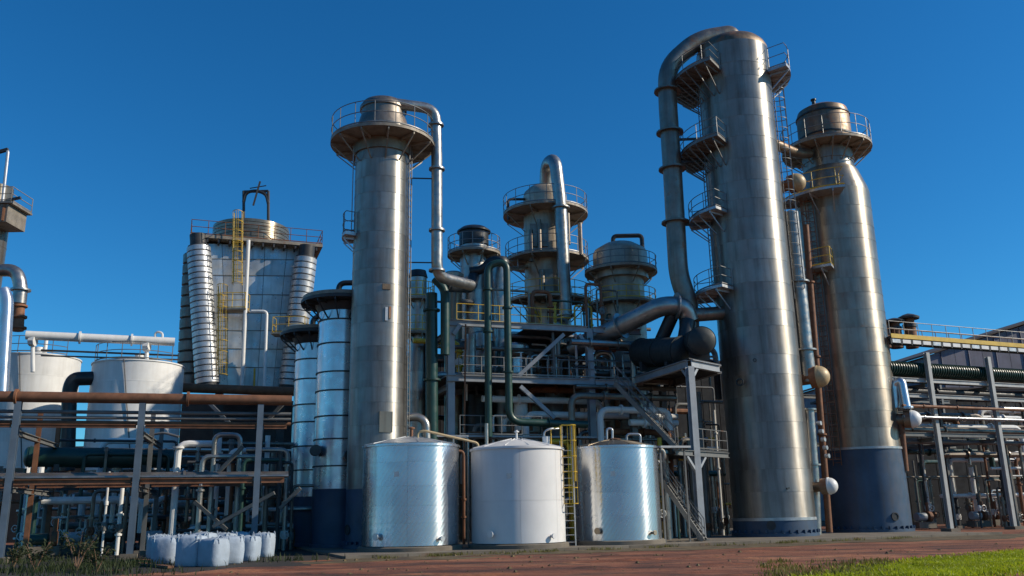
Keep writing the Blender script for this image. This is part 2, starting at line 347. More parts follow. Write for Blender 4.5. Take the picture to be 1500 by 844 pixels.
for i in range(61):
    t_ = i / 60; far.append(a - kd * 2 + kd * (L + 16) * t_ - kn * (2.6 + 1.8 * t_ + .5 * math.sin(t_ * 23) + .35 * math.sin(t_ * 61 + 1) + rq.uniform(-.3, .3)))
strip = structure(slab('gravel_path', [a - kn * 0.2 - kd * 2] + far + [b - kn * 0.2 + kd * 14], -0.1, 0.012, 'soil'))
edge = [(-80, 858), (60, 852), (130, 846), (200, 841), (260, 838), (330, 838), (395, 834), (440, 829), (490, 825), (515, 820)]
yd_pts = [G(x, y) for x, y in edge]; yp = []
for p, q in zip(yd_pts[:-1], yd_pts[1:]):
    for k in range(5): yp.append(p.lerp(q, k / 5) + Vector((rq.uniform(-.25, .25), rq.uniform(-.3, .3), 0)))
shade_sheet = structure(slab('painted_shade_sheet', yp + [k0 - kn * .1, k0 + kn * 25, Vector((-60, 75, 0)), Vector((-60, 30, 0))], -0.1, 0.008, 'shade_earth'))  # dark ground sheet standing in for the shadow left of the tanks

from mathutils import noise as mn
mb = MB(); nx_, ny_ = 190, 70; x0_, x1_, y0_, y1_ = -17.0, 30.0, 19.0, 36.5
for j in range(ny_ + 1):
    for i in range(nx_ + 1):
        x = x0_ + (x1_ - x0_) * i / nx_; y = y0_ + (y1_ - y0_) * j / ny_
        h_ = mn.fractal(Vector((x * .22 + y * .08, y * .75 - x * .28, 0)), 1.0, 2.0, 6) * .15 - .05
        ed_ = min((x - x0_) / 3, (x1_ - x) / 3, (y - y0_) / 2, 1.0, max(0, -(Vector((x, y, 0)) - k0).dot(kn) / .8))
        mb.v.append(Vector((x, y, -.12 + (h_ + .12) * max(0, min(1, ed_)))))
for j in range(ny_):
    for i in range(nx_): q = j * (nx_ + 1) + i; mb.f.append((q, q + 1, q + nx_ + 2, q + nx_ + 1))
structure(mb.build('dirt_ridges', 'dirt', origin=(0, 0, 0), sharp=60))

# ================================================================== THREE STORAGE TANKS
def storage_tank(px, pyb, label, m, ncourse, rimy, apexy, wpx, wd, roofm, sheets=0):
    f = G(px, pyb); Yc = f.y + 2.25
    X = P(px, pyb - 2, Yc).x
    r = WID(wpx, px, (pyb + rimy) / 2, Yc) / 2 * 0.985
    zt = ZA(px, rimy + 4, Yc)
    t = thing('storage_tank', label, 'tank', (X, Yc, 0.10), 'storage tanks on the concrete pad')
    MB().lathe((X, Yc, 0), [(0.01, 0.30), (r + 0.10, 0.30), (r + 0.16, 0.26), (r + 0.16, 0.09)], 72).build('foundation', 'concrete', t)
    zs = steps(0.33, zt, ncourse)
    if sheets:
        for ci, (z0, z1) in enumerate(zip(zs[:-1], zs[1:])):
            for k in range(sheets):
                a0 = 273 + k * 360 / sheets + ci * 0.0
                MB().lathe((X, Yc, 0), [(r - .06, z0), (r, z0), (r, z1 - 0.008), (r - .06, z1 - 0.008)], 24, a0, a0 + 360 / sheets - 0.25).build('shell_sheet', m, t)
        MB().lathe((X, Yc, 0), [(r - 0.03, 0.33), (r - 0.03, zt)], 64).build('shell', m, t)
    else: courses(t, X, Yc, r, zs, m, 'shell_course', 96, 0.006)
    MB().lathe((X, Yc, zt), [(r - .02, -.07), (r + .07, -.07), (r + .07, .03), (r + .03, .05), (r - .05, .05)], 96).build('rim', m, t)
    za = ZA(px, apexy, Yc)
    rf = MB().lathe((X, Yc, 0), [(r + .02, zt + .055), (r * .55, zt + .06 + (za - zt) * .52), (0.12, za), (0.01, za + 0.01)], 72).build('roof', roofm, t)
    for k in range(12):
        aa = 15 + k * 30
        MB().bar(ring_pt(X, Yc, r * .98, aa, zt + .085), ring_pt(X, Yc, .35, aa, za + .0), 0.04, 0.03).build('roof_seam', roofm, rf)
    for aa, zz, rr_ in ((238, .75, .09), (312, .62, .07)):
        q = ring_pt(X, Yc, r - .05, aa, zz); dv = Vector((math.cos(R(aa)), math.sin(R(aa)), 0))
        MB().lathe(q, [(rr_, 0), (rr_, .2), (rr_ * 1.7, .2), (rr_ * 1.7, .27), (0, .27)], 14, axis=dv).build('nozzle', roofm, t)
    q = ring_pt(X, Yc, r - .02, 262, zt * .72); MB().box(q, (.36, .05, .22), Vector((1, 0, 0)), Vector((0, 1, 0))).build('rating_plate', 'galv_plain', t)
    return t, X, Yc, r, zt, za
t1, X1, Y1, r1, zt1, za1 = storage_tank(601, 812, 'shiny galvanised tank in front of the column with the blue base', 'galv', 5, 651, 640, 143, 1, 'galv_plain', sheets=5)
t2, X2, Y2, r2, zt2, za2 = storage_tank(760, 808, 'matt white painted tank, middle of the three storage tanks', 'white_tank', 2, 655, 643, 138, 1, 'white_tank', sheets=7)
t3, X3, Y3, r3, zt3, za3 = storage_tank(907, 802, 'shiny galvanised tank just right of the yellow ladder', 'galv', 4, 653, 644, 126, 1, 'clad_warm')
MB().tube([(X1, Y1, za1 - .1), (X1, Y1, za1 + .38)], 0.08, 12).lathe((X1, Y1, za1 + .38), [(.08, 0), (.16, 0), (.16, .05), (0, .1)], 14).build('vent', 'rust', t1)
pp = [P(612, 652, Y1 - 0.6), P(612, 633, Y1 - .6), P(622, 631, Y1 - .6), P(700, 649, Y1 + 0.6), P(702, 668, Y1 + .6)]
pipe('roof_pipe', '', pp, 0.06, 'tan', parent=t1)
MB().tube([(X2, Y2, za2 - .1), (X2, Y2, za2 + .42)], 0.05, 10).lathe((X2, Y2, za2 + .30), [(.05, 0), (.12, .02), (.12, .06), (.05, .08)], 12).build('vent', 'white', t2)
pipe('roof_pipe', '', [P(797, 650, Y2), P(797, 632, Y2), P(806, 628, Y2), P(818, 628, Y2 + .3)], 0.05, 'galv_plain', parent=t2)
MB().lathe(P(800, 646, Y2), [(0.0, -.2), (.16, -.2), (.18, 0), (.18, .2), (0, .22)], 16).build('hatch', 'white', t2)
for x0, x1, yy in ((889, 897, 628), (918, 938, 636)):
    pipe('roof_pipe', '', [P(x0, 652, Y3), P(x0, yy, Y3), P(x1, yy, Y3), P(x1, 652, Y3)], 0.06, 'galv_plain', parent=t3)
MB().lathe((X3, Y3, za3 - .05), [(0, -.1), (.35, -.1), (.35, .08), (0, .14)], 20).build('hatch', 'rust', t3)
# yellow caged ladder between the white and the right galvanised tank
lb = P(836, 802, Y3 - r3 - 0.3); lt = P(834, 655, Y3 - r3 - 0.3)
tl = thing('caged_ladder', 'yellow caged ladder between the white tank and the right galvanised tank', 'ladder', (lb.x, lb.y, 0.1))
ladder(tl, (lb.x, lb.y, 0.12), (lb.x, lb.y, lt.z), (0.25, -1, 0), 'galv_plain', 0.42, 0.5, 'yellow')
pipe('grab_rail', '', [(lb.x - .3, lb.y, lt.z), (lb.x - .3, lb.y, lt.z + 1.05), (lb.x + .35, lb.y + .05, lt.z + 1.05), (lb.x + .35, lb.y + .05, lt.z - 1.6)], 0.03, 'yellow', parent=tl, n=6)
pipe('grab_rail', '', [(lb.x - .75, lb.y + .4, lt.z), (lb.x - .75, lb.y + .4, lt.z + .95), (lb.x - .3, lb.y, lt.z + .95)], 0.03, 'yellow', parent=tl, n=6)
# catwalk stub on the right tank's rim
ca = P(962, 655, Y3 - .5); cb2 = P(1006, 655, Y3 + .6)
t = thing('catwalk', 'thin grey catwalk plank reaching right from the right galvanised tank', 'catwalk', ca)
MB().bar(ca, cb2, 0.6, 0.1).build('deck', 'steel_blue', t)
for k in (0.1, 0.9): q = ca.lerp(cb2, k); MB().bar(q - Z * .05, q - Z * (q.z - .1), 0.08).build('post', 'steel_grey', t)

# ================================================================== COLUMN BEHIND THE LEFT TANK
CY = 45.2
CX = P(551, 700, CY).x; cr = WID(82, 556, 520, CY) / 2
zs_top = ZA(560, 192, CY)
tc1 = thing('distillation_column', 'grey clad column with blue base and round railed platform at its top, behind the left tank', 'column', (CX, CY, 0.1))
zb = ZA(552, 716, CY)
MB().lathe((CX, CY, 0), [(cr + .12, .09), (cr + .12, .3), (cr, .32), (cr, zb - .03)], 72).build('skirt', 'blue', tc1)
courses(tc1, CX, CY, cr, steps(zb, zs_top, 19), 'clad')
rh = cr * 0.97
zp = ZA(560, 213, CY)
hd = MB().lathe((CX, CY, zs_top), [(cr, 0), (rh * .98, .25), (rh * .9, .7), (rh * .86, .72), (rh * .86, 1.15), (rh * .92, 1.17), (rh * .92, 1.35), (rh * .8, 1.62), (rh * .45, 1.85), (0.01, 1.92)], 56).build('head', 'pipe_brown', tc1)
platform(tc1, CX, CY, zp, cr + .02, WID(150, 562, 205, CY) / 2, 0, 360, 'deck_rust', 'rail', 1.3, 12)
MB().lathe((CX, CY, zp), [(cr, -.75), (cr + .12, -.75), (cr + .16, -.1)], 64).build('collar', 'clad_rusty', tc1)
# side platform on the left
platform(tc1, CX, CY, ZA(508, 350, CY), cr, cr + .62, 165, 215, 'galv_plain', 'rail', 1.15, 2)
ang = 190; lo_ = ring_pt(CX, CY, cr + .12, ang, ZA(510, 352, CY)); hi_ = ring_pt(CX, CY, cr + .12, ang, zp - 1.0)
ladder(tc1, lo_, hi_, (math.cos(R(ang)), math.sin(R(ang)), 0), 'galv_plain')
ang = 352; lo_ = ring_pt(CX, CY, cr + .15, ang, 5); hi_ = ring_pt(CX, CY, cr + .15, ang, zp - 1.0)
ladder(tc1, lo_, hi_, (math.cos(R(ang)), math.sin(R(ang)), 0), 'steel_grey')
for (x, y, ww, hh, m) in ((566, 460, 4, 20, 'galv_plain'), (571, 458, 3, 18, 'clad_rusty'), (594, 442, 5, 9, 'galv_plain'), (565, 618, 20, 30, 'clad_warm'), (566, 420, 12, 8, 'clad_rusty')):
    Yf = CY - math.sqrt(max(.01, cr * cr - (P(x, y, CY - cr * .8).x - CX) ** 2)); c = P(x, y, Yf); aa = math.atan2(c.y - CY, c.x - CX)
    nx = Vector((math.cos(aa), math.sin(aa), 0)); MB().box(c, (WID(ww, x, y, Yf), .10, WID(hh, x, y, Yf)), Z.cross(nx), nx, Z).build('hatch_plate', m, tc1)
# overhead vapour line from its head, down its right side
hp = Vector((P(572, 160, CY - .7).x, CY - .7, zs_top + 1.2)); yv = CY + 0.2
pipe('vapour_pipe', 'grey pipe looping over the top of the left column and down its right side',
     [hp, P(571, 151, CY - .7), P(638, 160, yv), P(640, 240, yv), P(640, 405, yv), P(690, 418, yv + 3)], 0.31, 'pipe_ins', rad=.8, n=20, flanges=((2, .3), (3, .05), (3, .6), (3, .95)))
for yy in (262, 385):
    q = P(640, yy, yv); tag(MB().bar(q, (CX + cr * .9, CY, q.z), .06).build('pipe_support', 'steel_dark'), 'thin %s strut from the left column to its outer pipe' % ('upper' if yy < 300 else 'lower'), 'strut')

# ================================================================== TWO HOOPED VESSELS LEFT OF IT
def hooped(px, Yc, wpx, topy, bluey, nh, plat_px, label, py=650):
    X = P(px, py, Yc).x; r = WID(wpx, px, py, Yc) / 2; zt = ZA(px, topy, Yc); zb = ZA(px, bluey, Yc)
    t = thing('hooped_vessel', label, 'vessel', (X, Yc, .1))
    MB().lathe((X, Yc, 0), [(r + .06, .09), (r + .06, .25), (r, .27), (r, zb - .03)], 64).build('skirt', 'blue', t)
    zs = steps(zb, zt, nh); courses(t, X, Yc, r, zs, 'alu', 'jacket_course')
    for z in zs[1:-1]: hoop(t, X, Yc, r + .01, z + .0, 'steel_dark', .07, .05)
    h2 = dome(MB(), X, Yc, r * .96, zt, r * .55).build('head', 'dark_pipe', t)
    platform(t, X, Yc, zt + .05, r * .9, WID(plat_px, px, topy, Yc) / 2, 0, 360, 'steel_dark', 'steel_dark', 0, 14)
    MB().lathe((X, Yc, zt), [(r, -.55), (r + .25, -.1)], 56).build('collar', 'steel_dark', t)
    hoop(t, X, Yc, r, zt + .25, 'deck_rust', .2, WID(plat_px, px, topy, Yc) / 2 - r - .1, 'toe_plate')
    MB().tube(bend([(X - .3, Yc, zt + .3), (X - .3, Yc, zt + r * .55 + .55), (X + 1.1, Yc, zt + r * .55 + .55), (X + 1.1, Yc, zt)], .4), .16, 12).build('nozzle_pipe', 'dark_pipe', t)
    return t, X, r, zt
tv1, VX1, vr1, vz1 = hooped(497, 47.6, 72, 447, 716, 8, 122, 'taller aluminium vessel with dark hoops and blue base, beside the left column')
tv2, VX2, vr2, vz2 = hooped(459, 50.2, 62, 494, 727, 7, 106, 'shorter aluminium vessel with dark hoops, left of its taller twin')
for (x, y, m) in ((462, 660, 'dark_pipe'), (511, 668, 'dark_pipe')):
    tag(MB().lathe(P(x, y, 46.3), [(0.0, -.3), (.28, -.3), (.30, 0), (.28, .3), (0, .3)], 20, axis=(0.3, -1, 0)).tube([P(x, y, 46.3), P(x, y, 46.3) + Vector((.4, 1.2, 0))], .14, 10).build('valve', m),
        'round dark valve on the %s of the taller hooped vessel' % ('left' if x < 490 else 'right'), 'valve')

def skirt_details(t, X, Y, r_, aa, zh=1.0):
    for k in range(18):
        a_ = 180 + k * 10.5; q = ring_pt(X, Y, r_ + .09, a_, .37); MB().box(q, (.10, .14, .16), Vector((-math.sin(R(a_)), math.cos(R(a_)), 0)), Vector((math.cos(R(a_)), math.sin(R(a_)), 0))).build('anchor_lug', 'blue', t)
    q = ring_pt(X, Y, r_ - .06, aa, zh); dv = Vector((math.cos(R(aa)), math.sin(R(aa)), 0))
    MB().lathe(q, [(.19, 0), (.19, .12), (.25, .12), (.25, 0)], 18, axis=dv).lathe(q, [(0, .09), (.19, .09)], 18, axis=dv).build('access_hole', 'steel_dark', t)
skirt_details(tc1, CX, CY, cr, 215)
# ================================================================== TALL TOWER (right of centre)
TY = 51.9
TX = P(1128, 700, TY).x; tr = WID(114, 1128, 600, TY) / 2
zt = ZA(1076, 83, TY); zb = ZA(1137, 760, TY)
tt = thing('tall_tower', 'tallest grey clad tower with a thin blue base, front right of the plant', 'tower', (TX, TY, .1))
MB().lathe((TX, TY, 0), [(tr + .12, .09), (tr + .12, .28), (tr + .02, .30), (tr + .02, zb - .04)], 84).build('skirt', 'blue', tt)
hoop(tt, TX, TY, tr, zb, 'galv_plain', .16, .05)
courses(tt, TX, TY, tr, steps(zb + .05, zt, 22), 'clad_tall', n=96)
MB().lathe((TX, TY, zt), [(tr, 0), (tr * .985, .22), (tr * .93, .5), (tr * .82, .78), (tr * .6, 1.0), (tr * .3, 1.12), (.01, 1.15)], 72).build('head', 'clad_rusty', tt)
for (x, y, r_) in ((1084, 560, .22), (1106, 528, .10)):
    Yf = TY - tr * .9; MB().lathe(P(x, y, Yf), [(r_ * .7, -.08), (r_ * .7, .12), (r_, .12), (r_, -.08)], 24, axis=(-.5, -1, 0)).build('nozzle_ring', 'dark_pipe', tt)
MB().bar(P(1152, 716, TY - tr), P(1176, 708, TY - tr * .75), .12, .10).build('name_plate_bracket', 'dark_pipe', tt)
skirt_details(tt, TX, TY, tr, 250, .72)
# platforms on its left, fan shaped
for (py, a0, a1, ext, h, m) in ((122, 120, 235, 1.75, 1.1, 'steel_grey'), (226, 130, 235, 1.55, 1.1, 'steel_grey'), (322, 150, 225, 1.25, 1.1, 'galv_plain'), (432, 150, 225, 1.25, 1.1, 'galv_plain')):
    platform(tt, TX, TY, ZA(1060, py, TY), tr + .02, tr + ext, a0, a1, m, 'rail', h, 11 if ext > 1.4 else 5)
platform(tt, TX, TY, ZA(1100, 120, TY), tr + .02, tr + 1.25, -40, 25, 'galv_plain', 'rail', 1.45, 4)
for ang, m in ((2, 'steel_grey'),):
    ladder(tt, ring_pt(TX, TY, tr + .15, ang, 14), ring_pt(TX, TY, tr + .15, ang, ZA(1100, 122, TY)), (math.cos(R(ang)), math.sin(R(ang)), 0), m, .05)
ang = 188
ladder(tt, ring_pt(TX, TY, tr + .2, ang, ZA(1040, 432, TY)), ring_pt(TX, TY, tr + .2, ang, ZA(1030, 130, TY)), (math.cos(R(ang)), math.sin(R(ang)), 0), 'steel_grey')
# overhead duct
yd = TY - .3
pipe('overhead_duct', 'brown stained duct arching from the tall tower top down its left side',
     [(TX + .1, TY, zt + .9), (TX + .1, TY, zt + 1.65), P(1022, 58, yd), P(977, 98, yd), P(978, 150, yd), P(985, 250, yd), P(994, 405, yd), P(1009, 445, yd), P(1010, 500, yd)],
     0.60, 'pipe_brown', rad=1.1, n=24, flanges=((3, .7), (4, .45), (4, .98), (5, .5)))
for yy in (205, 238, 330):
    q = P(983, yy, yd); tag(MB().bar(q + Vector((.3, 0, 0)), (TX - tr * .95, TY - .3, q.z + .05), .09, .16).build('duct_bracket', 'steel_dark'),
        {205: 'upper', 238: 'middle', 330: 'lower'}[yy] + ' dark bracket tying the overhead duct to the tall tower', 'bracket')

# ================================================================== SECOND TOWER (far right)
SY = 56.8
SX = P(1269, 720, SY).x; sr = WID(112, 1275, 700, SY) / 2
zb = ZA(1278, 659, SY); zsh = ZA(1222, 290, SY); zn = ZA(1218, 252, SY); zp = ZA(1217, 222, SY)
ts = thing('bottle_neck_tower', 'bronze tower narrowing to a neck below a round platform, with tall dark blue base', 'tower', (SX, SY, .1))
MB().lathe((SX, SY, 0), [(sr + .12, .09), (sr + .12, .28), (sr, .3), (sr, zb - .04)], 80).build('skirt', 'blue', ts)
hoop(ts, SX, SY, sr, zb, 'galv_plain', .14, .05)
courses(ts, SX, SY, sr, steps(zb + .05, zsh, 14), 'clad_bronze', n=90)
rn = sr * .70
MB().lathe((SX, SY, 0), [(sr, zsh), (sr * .97, zsh + .35), (sr * .78, zn - .25), (rn, zn)], 80).build('shoulder', 'clad_bronze', ts)
MB().lathe((SX, SY, 0), [(rn, zn), (rn, zn + .5), (rn + .06, zn + .52), (rn + .06, zn + .6), (rn, zn + .62), (rn * .98, zp - .1)], 72).build('neck', 'clad', ts)
rh = WID(80, 1203, 195, SY) / 2 * .93; zht = ZA(1203, 172, SY)
MB().lathe((SX, SY, 0), [(rn, zp - .1), (rh, zp + .0), (rh * .99, zht), (rh * .93, zht + .35), (rh * .7, zht + .6), (rh * .3, zht + .75), (.01, zht + .78)], 60).build('head', 'clad_rusty', ts)
for z in (zp + .9, zht - .1): hoop(ts, SX, SY, rh, z, 'dark_pipe', .1, .04, 'head_band')
MB().tube([(SX - .5, SY, zht + .6), (SX - .5, SY, zht + 1.35)], .13, 12).lathe((SX - .5, SY, zht + 1.3), [(.13, 0), (.2, 0), (.2, .1), (0, .12)], 12).build('vent', 'dark_pipe', ts)
platform(ts, SX, SY, zp, rn + .02, WID(128, 1215, 215, SY) / 2 * .98, 0, 360, 'deck_rust', 'rail', 1.5, 16)
platform(ts, SX, SY, ZA(1195, 300, SY), sr * .98, sr + 1.3, 170, 262, 'galv_plain', 'yellow', 1.25, 4)
platform(ts, SX, SY, ZA(1195, 405, SY), sr + .02, sr + 1.1, 180, 240, 'galv_plain', 'yellow', 1.15, 3)
ang = 213
ladder(ts, ring_pt(SX, SY, sr + .12, ang, zb - 1), ring_pt(SX, SY, sr + .12, ang, ZA(1195, 300, SY)), (math.cos(R(ang)), math.sin(R(ang)), 0), 'rust', .02, .6)
MB().bar(P(1263, 388, SY - sr * .6), P(1271, 384, SY - sr * .5), .1, .1).build('name_plate_bracket', 'dark_pipe', ts)
skirt_details(ts, SX, SY, sr, 285)
# pipes and round ended drums between the towers
def drum(x, y, Y, rpx, m, label, dirv):
    c = P(x, y, Y); r_ = WID(2 * rpx, x, y, Y) / 2; d = Vector(dirv).normalized()
    t = thing('drum', label, 'drum', c)
    MB().lathe(c, [(r_ * math.cos(R(k)), r_ * math.sin(R(k))) for k in range(0, 91, 10)], 32, axis=d).build('round_end', m, t)
    MB().lathe(c, [(r_ * .97, 0), (r_ * .97, -.45), (r_ * .6, -.5), (r_ * .6, -1.1), (0, -1.1)], 32, axis=d).build('neck', 'rust' if m == 'tan' else 'clad_rusty', t)
    hoopo = MB().lathe(c, [(r_ * .95, -.06), (r_ * 1.05, -.06), (r_ * 1.05, .02), (r_ * .95, .02)], 32, axis=d).build('band', m, t)
yb = TY + .6
drum(1166, 268, yb + .6, 14, 'tan', 'upper tan round ended drum beside the railed platform of the bottle neck tower', (.9, -.55, .1))
drum(1199, 552, yb - .4, 16, 'tan', 'large tan round ended drum halfway up between the two towers', (.9, -.55, .05))
drum(1215, 712, yb - 1.0, 12, 'white', 'small white round ended drum low between the two towers', (.9, -.6, .05))
pipe('riser_pipe', 'light grey riser pipe between the towers above the large tan drum', [P(1158, 312, yb), P(1180, 520, yb), P(1185, 560, yb)], .48, 'pipe_ins', n=20, flanges=((0, .5), (0, .97)))
pipe('riser_pipe', 'slim bluish riser pipe between the towers below the large tan drum', [P(1185, 600, yb), P(1192, 690, yb), P(1196, 790, yb)], .30, 'pipe_ins', n=16, flanges=((0, .0), (0, .9)))
pipe('riser_pipe', 'rusty riser pipe close to the bottle neck tower', [P(1180, 330, yb + 2), P(1215, 780, yb + 2)], .2, 'rust', n=12, flanges=((0, .2), (0, .45), (0, .7)))
pipe('crossover_pipe', 'brown pipe crossing from the tall tower to the bottle neck tower platform', [(TX + tr * .5, TY, zp - .9), P(1165, 225, SY - 2.2), P(1185, 225, SY - 1.2)], .35, 'clad_rusty', n=14)
for i in range(5):
    c = P(1200 + i * 3, 620 + i * 12, yb); tag(MB().lathe(c, [(0, -.12), (.13, -.12), (.13, .12), (0, .12)], 12, axis=(1, -1, 0)).build('gauge', 'galv_plain'), 'small pale gauge between the tower bases, %s from the top' % ['first', 'second', 'third', 'fourth', 'fifth'][i], 'gauge', 'gauges between the towers')

# ================================================================== MIDDLE STEEL FRAME
fa, fb = P(660, 471, 49.6), P(862, 487, 52.4); zf2 = (fa.z + fb.z) / 2; zf1 = (P(660, 554, 49.6).z + P(862, 562, 52.4).z) / 2
fu = Vector((fb.x - fa.x, fb.y - fa.y, 0)); flen = fu.length; fu.normalize(); fv = Vector((-fu.y, fu.x, 0))
def FP(u, v, z): return Vector((fa.x, fa.y, 0)) + fu * u + fv * v + Z * z
tf = thing('deck_structure', 'blue grey steel structure with two decks standing behind the storage tanks', 'structure', FP(0, 0, .1))
xs = [0, flen, flen + 5.4]
for v in (0, 5.5, 11):
    for j, u in enumerate(xs if v else xs[:2]):
        c = MB().ibeam(FP(u, v, .1), FP(u, v, zf2 + .1), .40, .40, .04, fv).build('post', 'steel_blue' if v == 0 else 'steel_grey', tf)
        MB().box(FP(u, v, .14), (.7, .7, .06), fu, fv).build('base_plate', 'steel_grey', c)
for v in (0, 5.5, 11):
    for z in (zf1, zf2):
        for u0, u1 in ((-.25, flen / 2), (flen / 2 + .002, flen - .21), (flen + .21, flen + 5.4)):
            if v == 0 and u0 > flen: u1 = u0 + 3.2
            MB().ibeam(FP(u0, v - .25 if v == 0 else v, z), FP(u1, v - .25 if v == 0 else v, z), .26, .36, .03).build('beam', 'steel_blue' if v == 0 else 'steel_grey', tf)
for z in (zf1, zf2):
    for u in xs[:2]:
        MB().ibeam(FP(u, .2, z - .4), FP(u, 11, z - .4), .22, .32, .03).build('beam', 'steel_grey', tf)
    for k in range(8):
        if z == zf2 and k not in (3, 4, 6): continue
        u0 = -.2 + k * (flen + 5.4) / 8
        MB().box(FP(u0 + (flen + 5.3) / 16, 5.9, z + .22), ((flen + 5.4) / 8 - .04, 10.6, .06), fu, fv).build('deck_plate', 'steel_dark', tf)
for (xa, ya, xb, yb_) in ((757, 553, 826, 490), (762, 566, 812, 612), (862, 512, 848, 490), (664, 490, 674, 476)):
    A, B = P(xa, ya, 50.7), P(xb, yb_, 51.2)
    if xa > 850: A, B = P(xa, ya, 52.1), P(xb, yb_, 51.9)
    if xa == 664: A, B = P(xa, ya, 49.4), P(xb, yb_, 49.5)
    MB().bar(A, B, .22).build('brace', 'steel_blue', tf)
rl = MB()
dk = MB().box(FP(flen / 2, -.1, zf1 + .22), (flen - .5, .5, .05), fu, fv).build('walkway', 'steel_grey', tf)
railing(dk, [FP(.4 + (flen - .8) * i / 6, .1, zf2 + .2) for i in range(7)], 1.05, 'yellow')
railing(dk, [FP(.4 + (flen + 2.2) * i / 8, -.3, zf1 + .25) for i in range(9)], 1.05, 'rail')
zl = ZA(730, 640, 49.8)
lw = MB().box(FP(flen / 2 - .5, -.4, zl), (flen + 2, 1.2, .10), fu, fv).build('walkway', 'steel_blue', tf)
railing(lw, [FP(.3 + (flen - .2) * i / 7, -.9, zl + .05) for i in range(5)], 1.1, 'rail')
# thin vertical rods
pipe('rod_pipe', 'thin rusty rod standing in front of the frame, left bay', [P(682, 475, 49.2), P(680, 660, 49.2)], .05, 'rust', n=8)
pipe('rod_pipe', 'thin rusty rod standing in front of the frame, right bay', [P(841, 565, 51.5), P(842, 660, 51.5)], .05, 'rust', n=8)
# green pipework in front of the frame
pipe('green_pipe', 'dark green pipe arching over and down to a long run above the storage tanks',
     [P(716, 640, 49.0), P(714, 388, 49.0), P(742, 383, 49.0), P(746, 618, 49.0), P(860, 622, 50.6)], .21, 'green', rad=.75, n=14, flanges=((0, .6), (0, .85), (2, .3), (2, .7), (3, .5)))
pipe('green_pipe', 'thick dark green riser pipe right of the left column', [P(632, 430, 48.5), P(633, 690, 48.5)], .34, 'green', n=16, flanges=((0, .1), (0, .5)))
pipe('green_pipe', 'dark green pipe elbow below the vapour pipe', [P(637, 408, 48.3), P(652, 424, 48.3), P(652, 520, 48.3)], .26, 'green', n=14)
pipe('grey_pipe', 'grey pipe with swan neck at the left column foot', [P(597, 612, 47.6), P(612, 610, 47.6), P(624, 618, 47.6), P(626, 660, 47.6)], .22, 'pipe_ins', n=14)
pipe('light_pipe', 'pale vertical pipe inside the frame, left bay', [P(690, 490, 52), P(690, 552, 52)], .3, 'pipe_ins', n=16)
def vert_vessel(px, pyt, pyb, wpx, Y, m, label, name='process_vessel', nc=5, domeh=.35, cat='vessel'):
    X = P(px, (pyt + pyb) / 2, Y).x; r_ = WID(wpx, px, (pyt + pyb) / 2, Y) / 2; z1 = ZA(px, pyt, Y); z0 = ZA(px, pyb, Y)
    t = thing(name, label, cat, (X, Y, z0)); courses(t, X, Y, r_, steps(z0, z1, nc), m, 'shell_course', 40)
    dome(MB(), X, Y, r_, z1, r_ * domeh, 40, 6).build('head', m, t)
    MB().lathe((X, Y, z0), [(r_, 0), (r_ * .7, -.25), (.01, -.35)], 40).build('bottom_head', m, t)
    for k in range(4): q = ring_pt(X, Y, r_ * .85, 45 + 90 * k, z0 + .1); MB().bar(q, q - Z * min(1.6, q.z - .1), .14).build('leg', 'steel_dark', t)
    return t, X, r_, z0, z1
vert_vessel(706, 490, 545, 28, 54.5, 'pipe_ins', 'grey vessel standing on the lower deck behind the frame, left bay')
vert_vessel(757, 508, 548, 36, 54.5, 'alu', 'mottled silver vessel on the lower deck behind the green pipe')
vert_vessel(763, 585, 632, 20, 53.5, 'white', 'small pale vessel under the lower deck beside the brace', nc=3)
vert_vessel(815, 528, 555, 44, 56.5, 'rust', 'rust brown vessel behind the frame, right bay', nc=3)
vert_vessel(925, 470, 560, 44, 60, 'clad_warm', 'pale bronze vessel under the sloping duct', nc=5)
vert_vessel(884, 545, 556, 22, 55, 'white', 'small white drum by the right post of the frame', nc=2)
pipe('loop_pipe', 'pale looped pipe right of the frame post', [P(870, 560, 54), P(870, 518, 54), P(896, 516, 54), P(898, 556, 54)], .19, 'pipe_ins', n=12, rad=.6)
# pumps, exchangers under the decks (dark clutter)
vert_vessel(812, 575, 640, 26, 55, 'steel_grey', 'grey vessel under the lower deck, right bay', nc=3)
vert_vessel(700, 580, 640, 40, 56, 'dark_pipe', 'dark vessel under the lower deck, left bay', nc=3)

# ================================================================== COLUMNS BEHIND THE FRAME
def back_column(px, Y, wpx, pyt, m, label, heads, plats, py=450):
    X = P(px, py, Y).x; r_ = WID(wpx, px, py, Y) / 2; z1 = ZA(px, pyt, Y)
    t = thing('back_column', label, 'column', (X, Y, .1)); courses(t, X, Y, r_, steps(.1, z1, max(6, int(z1 / 1.5))), m, n=56)
    MB().lathe((X, Y, z1), heads(r_), 48).build('head', heads.__name__ if False else ('clad_dull' if m != 'pipe_ins' else 'dark_pipe'), t)
    for (py_, wp, a0, a1, pm, rm, h) in plats: platform(t, X, Y, ZA(px, py_, Y), r_ + .02, WID(wp, px, py_, Y) / 2, a0, a1, pm, rm, h, 8)
    return t, X, r_, z1
b1, bx1, br1, bz1 = back_column(695, 57.5, 42, 362, 'pipe_ins', 'slim column with dark cap and railed platform behind the green pipe arch',
    lambda r_: [(r_, 0), (r_ * 1.05, .05), (r_ * 1.05, 1.0), (r_ * 1.2, 1.02), (r_ * 1.2, 1.12), (r_ * .9, 1.35), (.01, 1.5)], [(374, 78, 0, 360, 'deck_rust', 'rail', 1.1)])
b2, bx2, br2, bz2 = back_column(733, 56.5, 26, 388, 'pipe_ins', 'thin light column right of the slim dark capped column',
    lambda r_: [(r_, 0), (r_ * 1.15, .02), (r_ * 1.15, .2), (r_ * .8, .5), (.01, .65)], [])
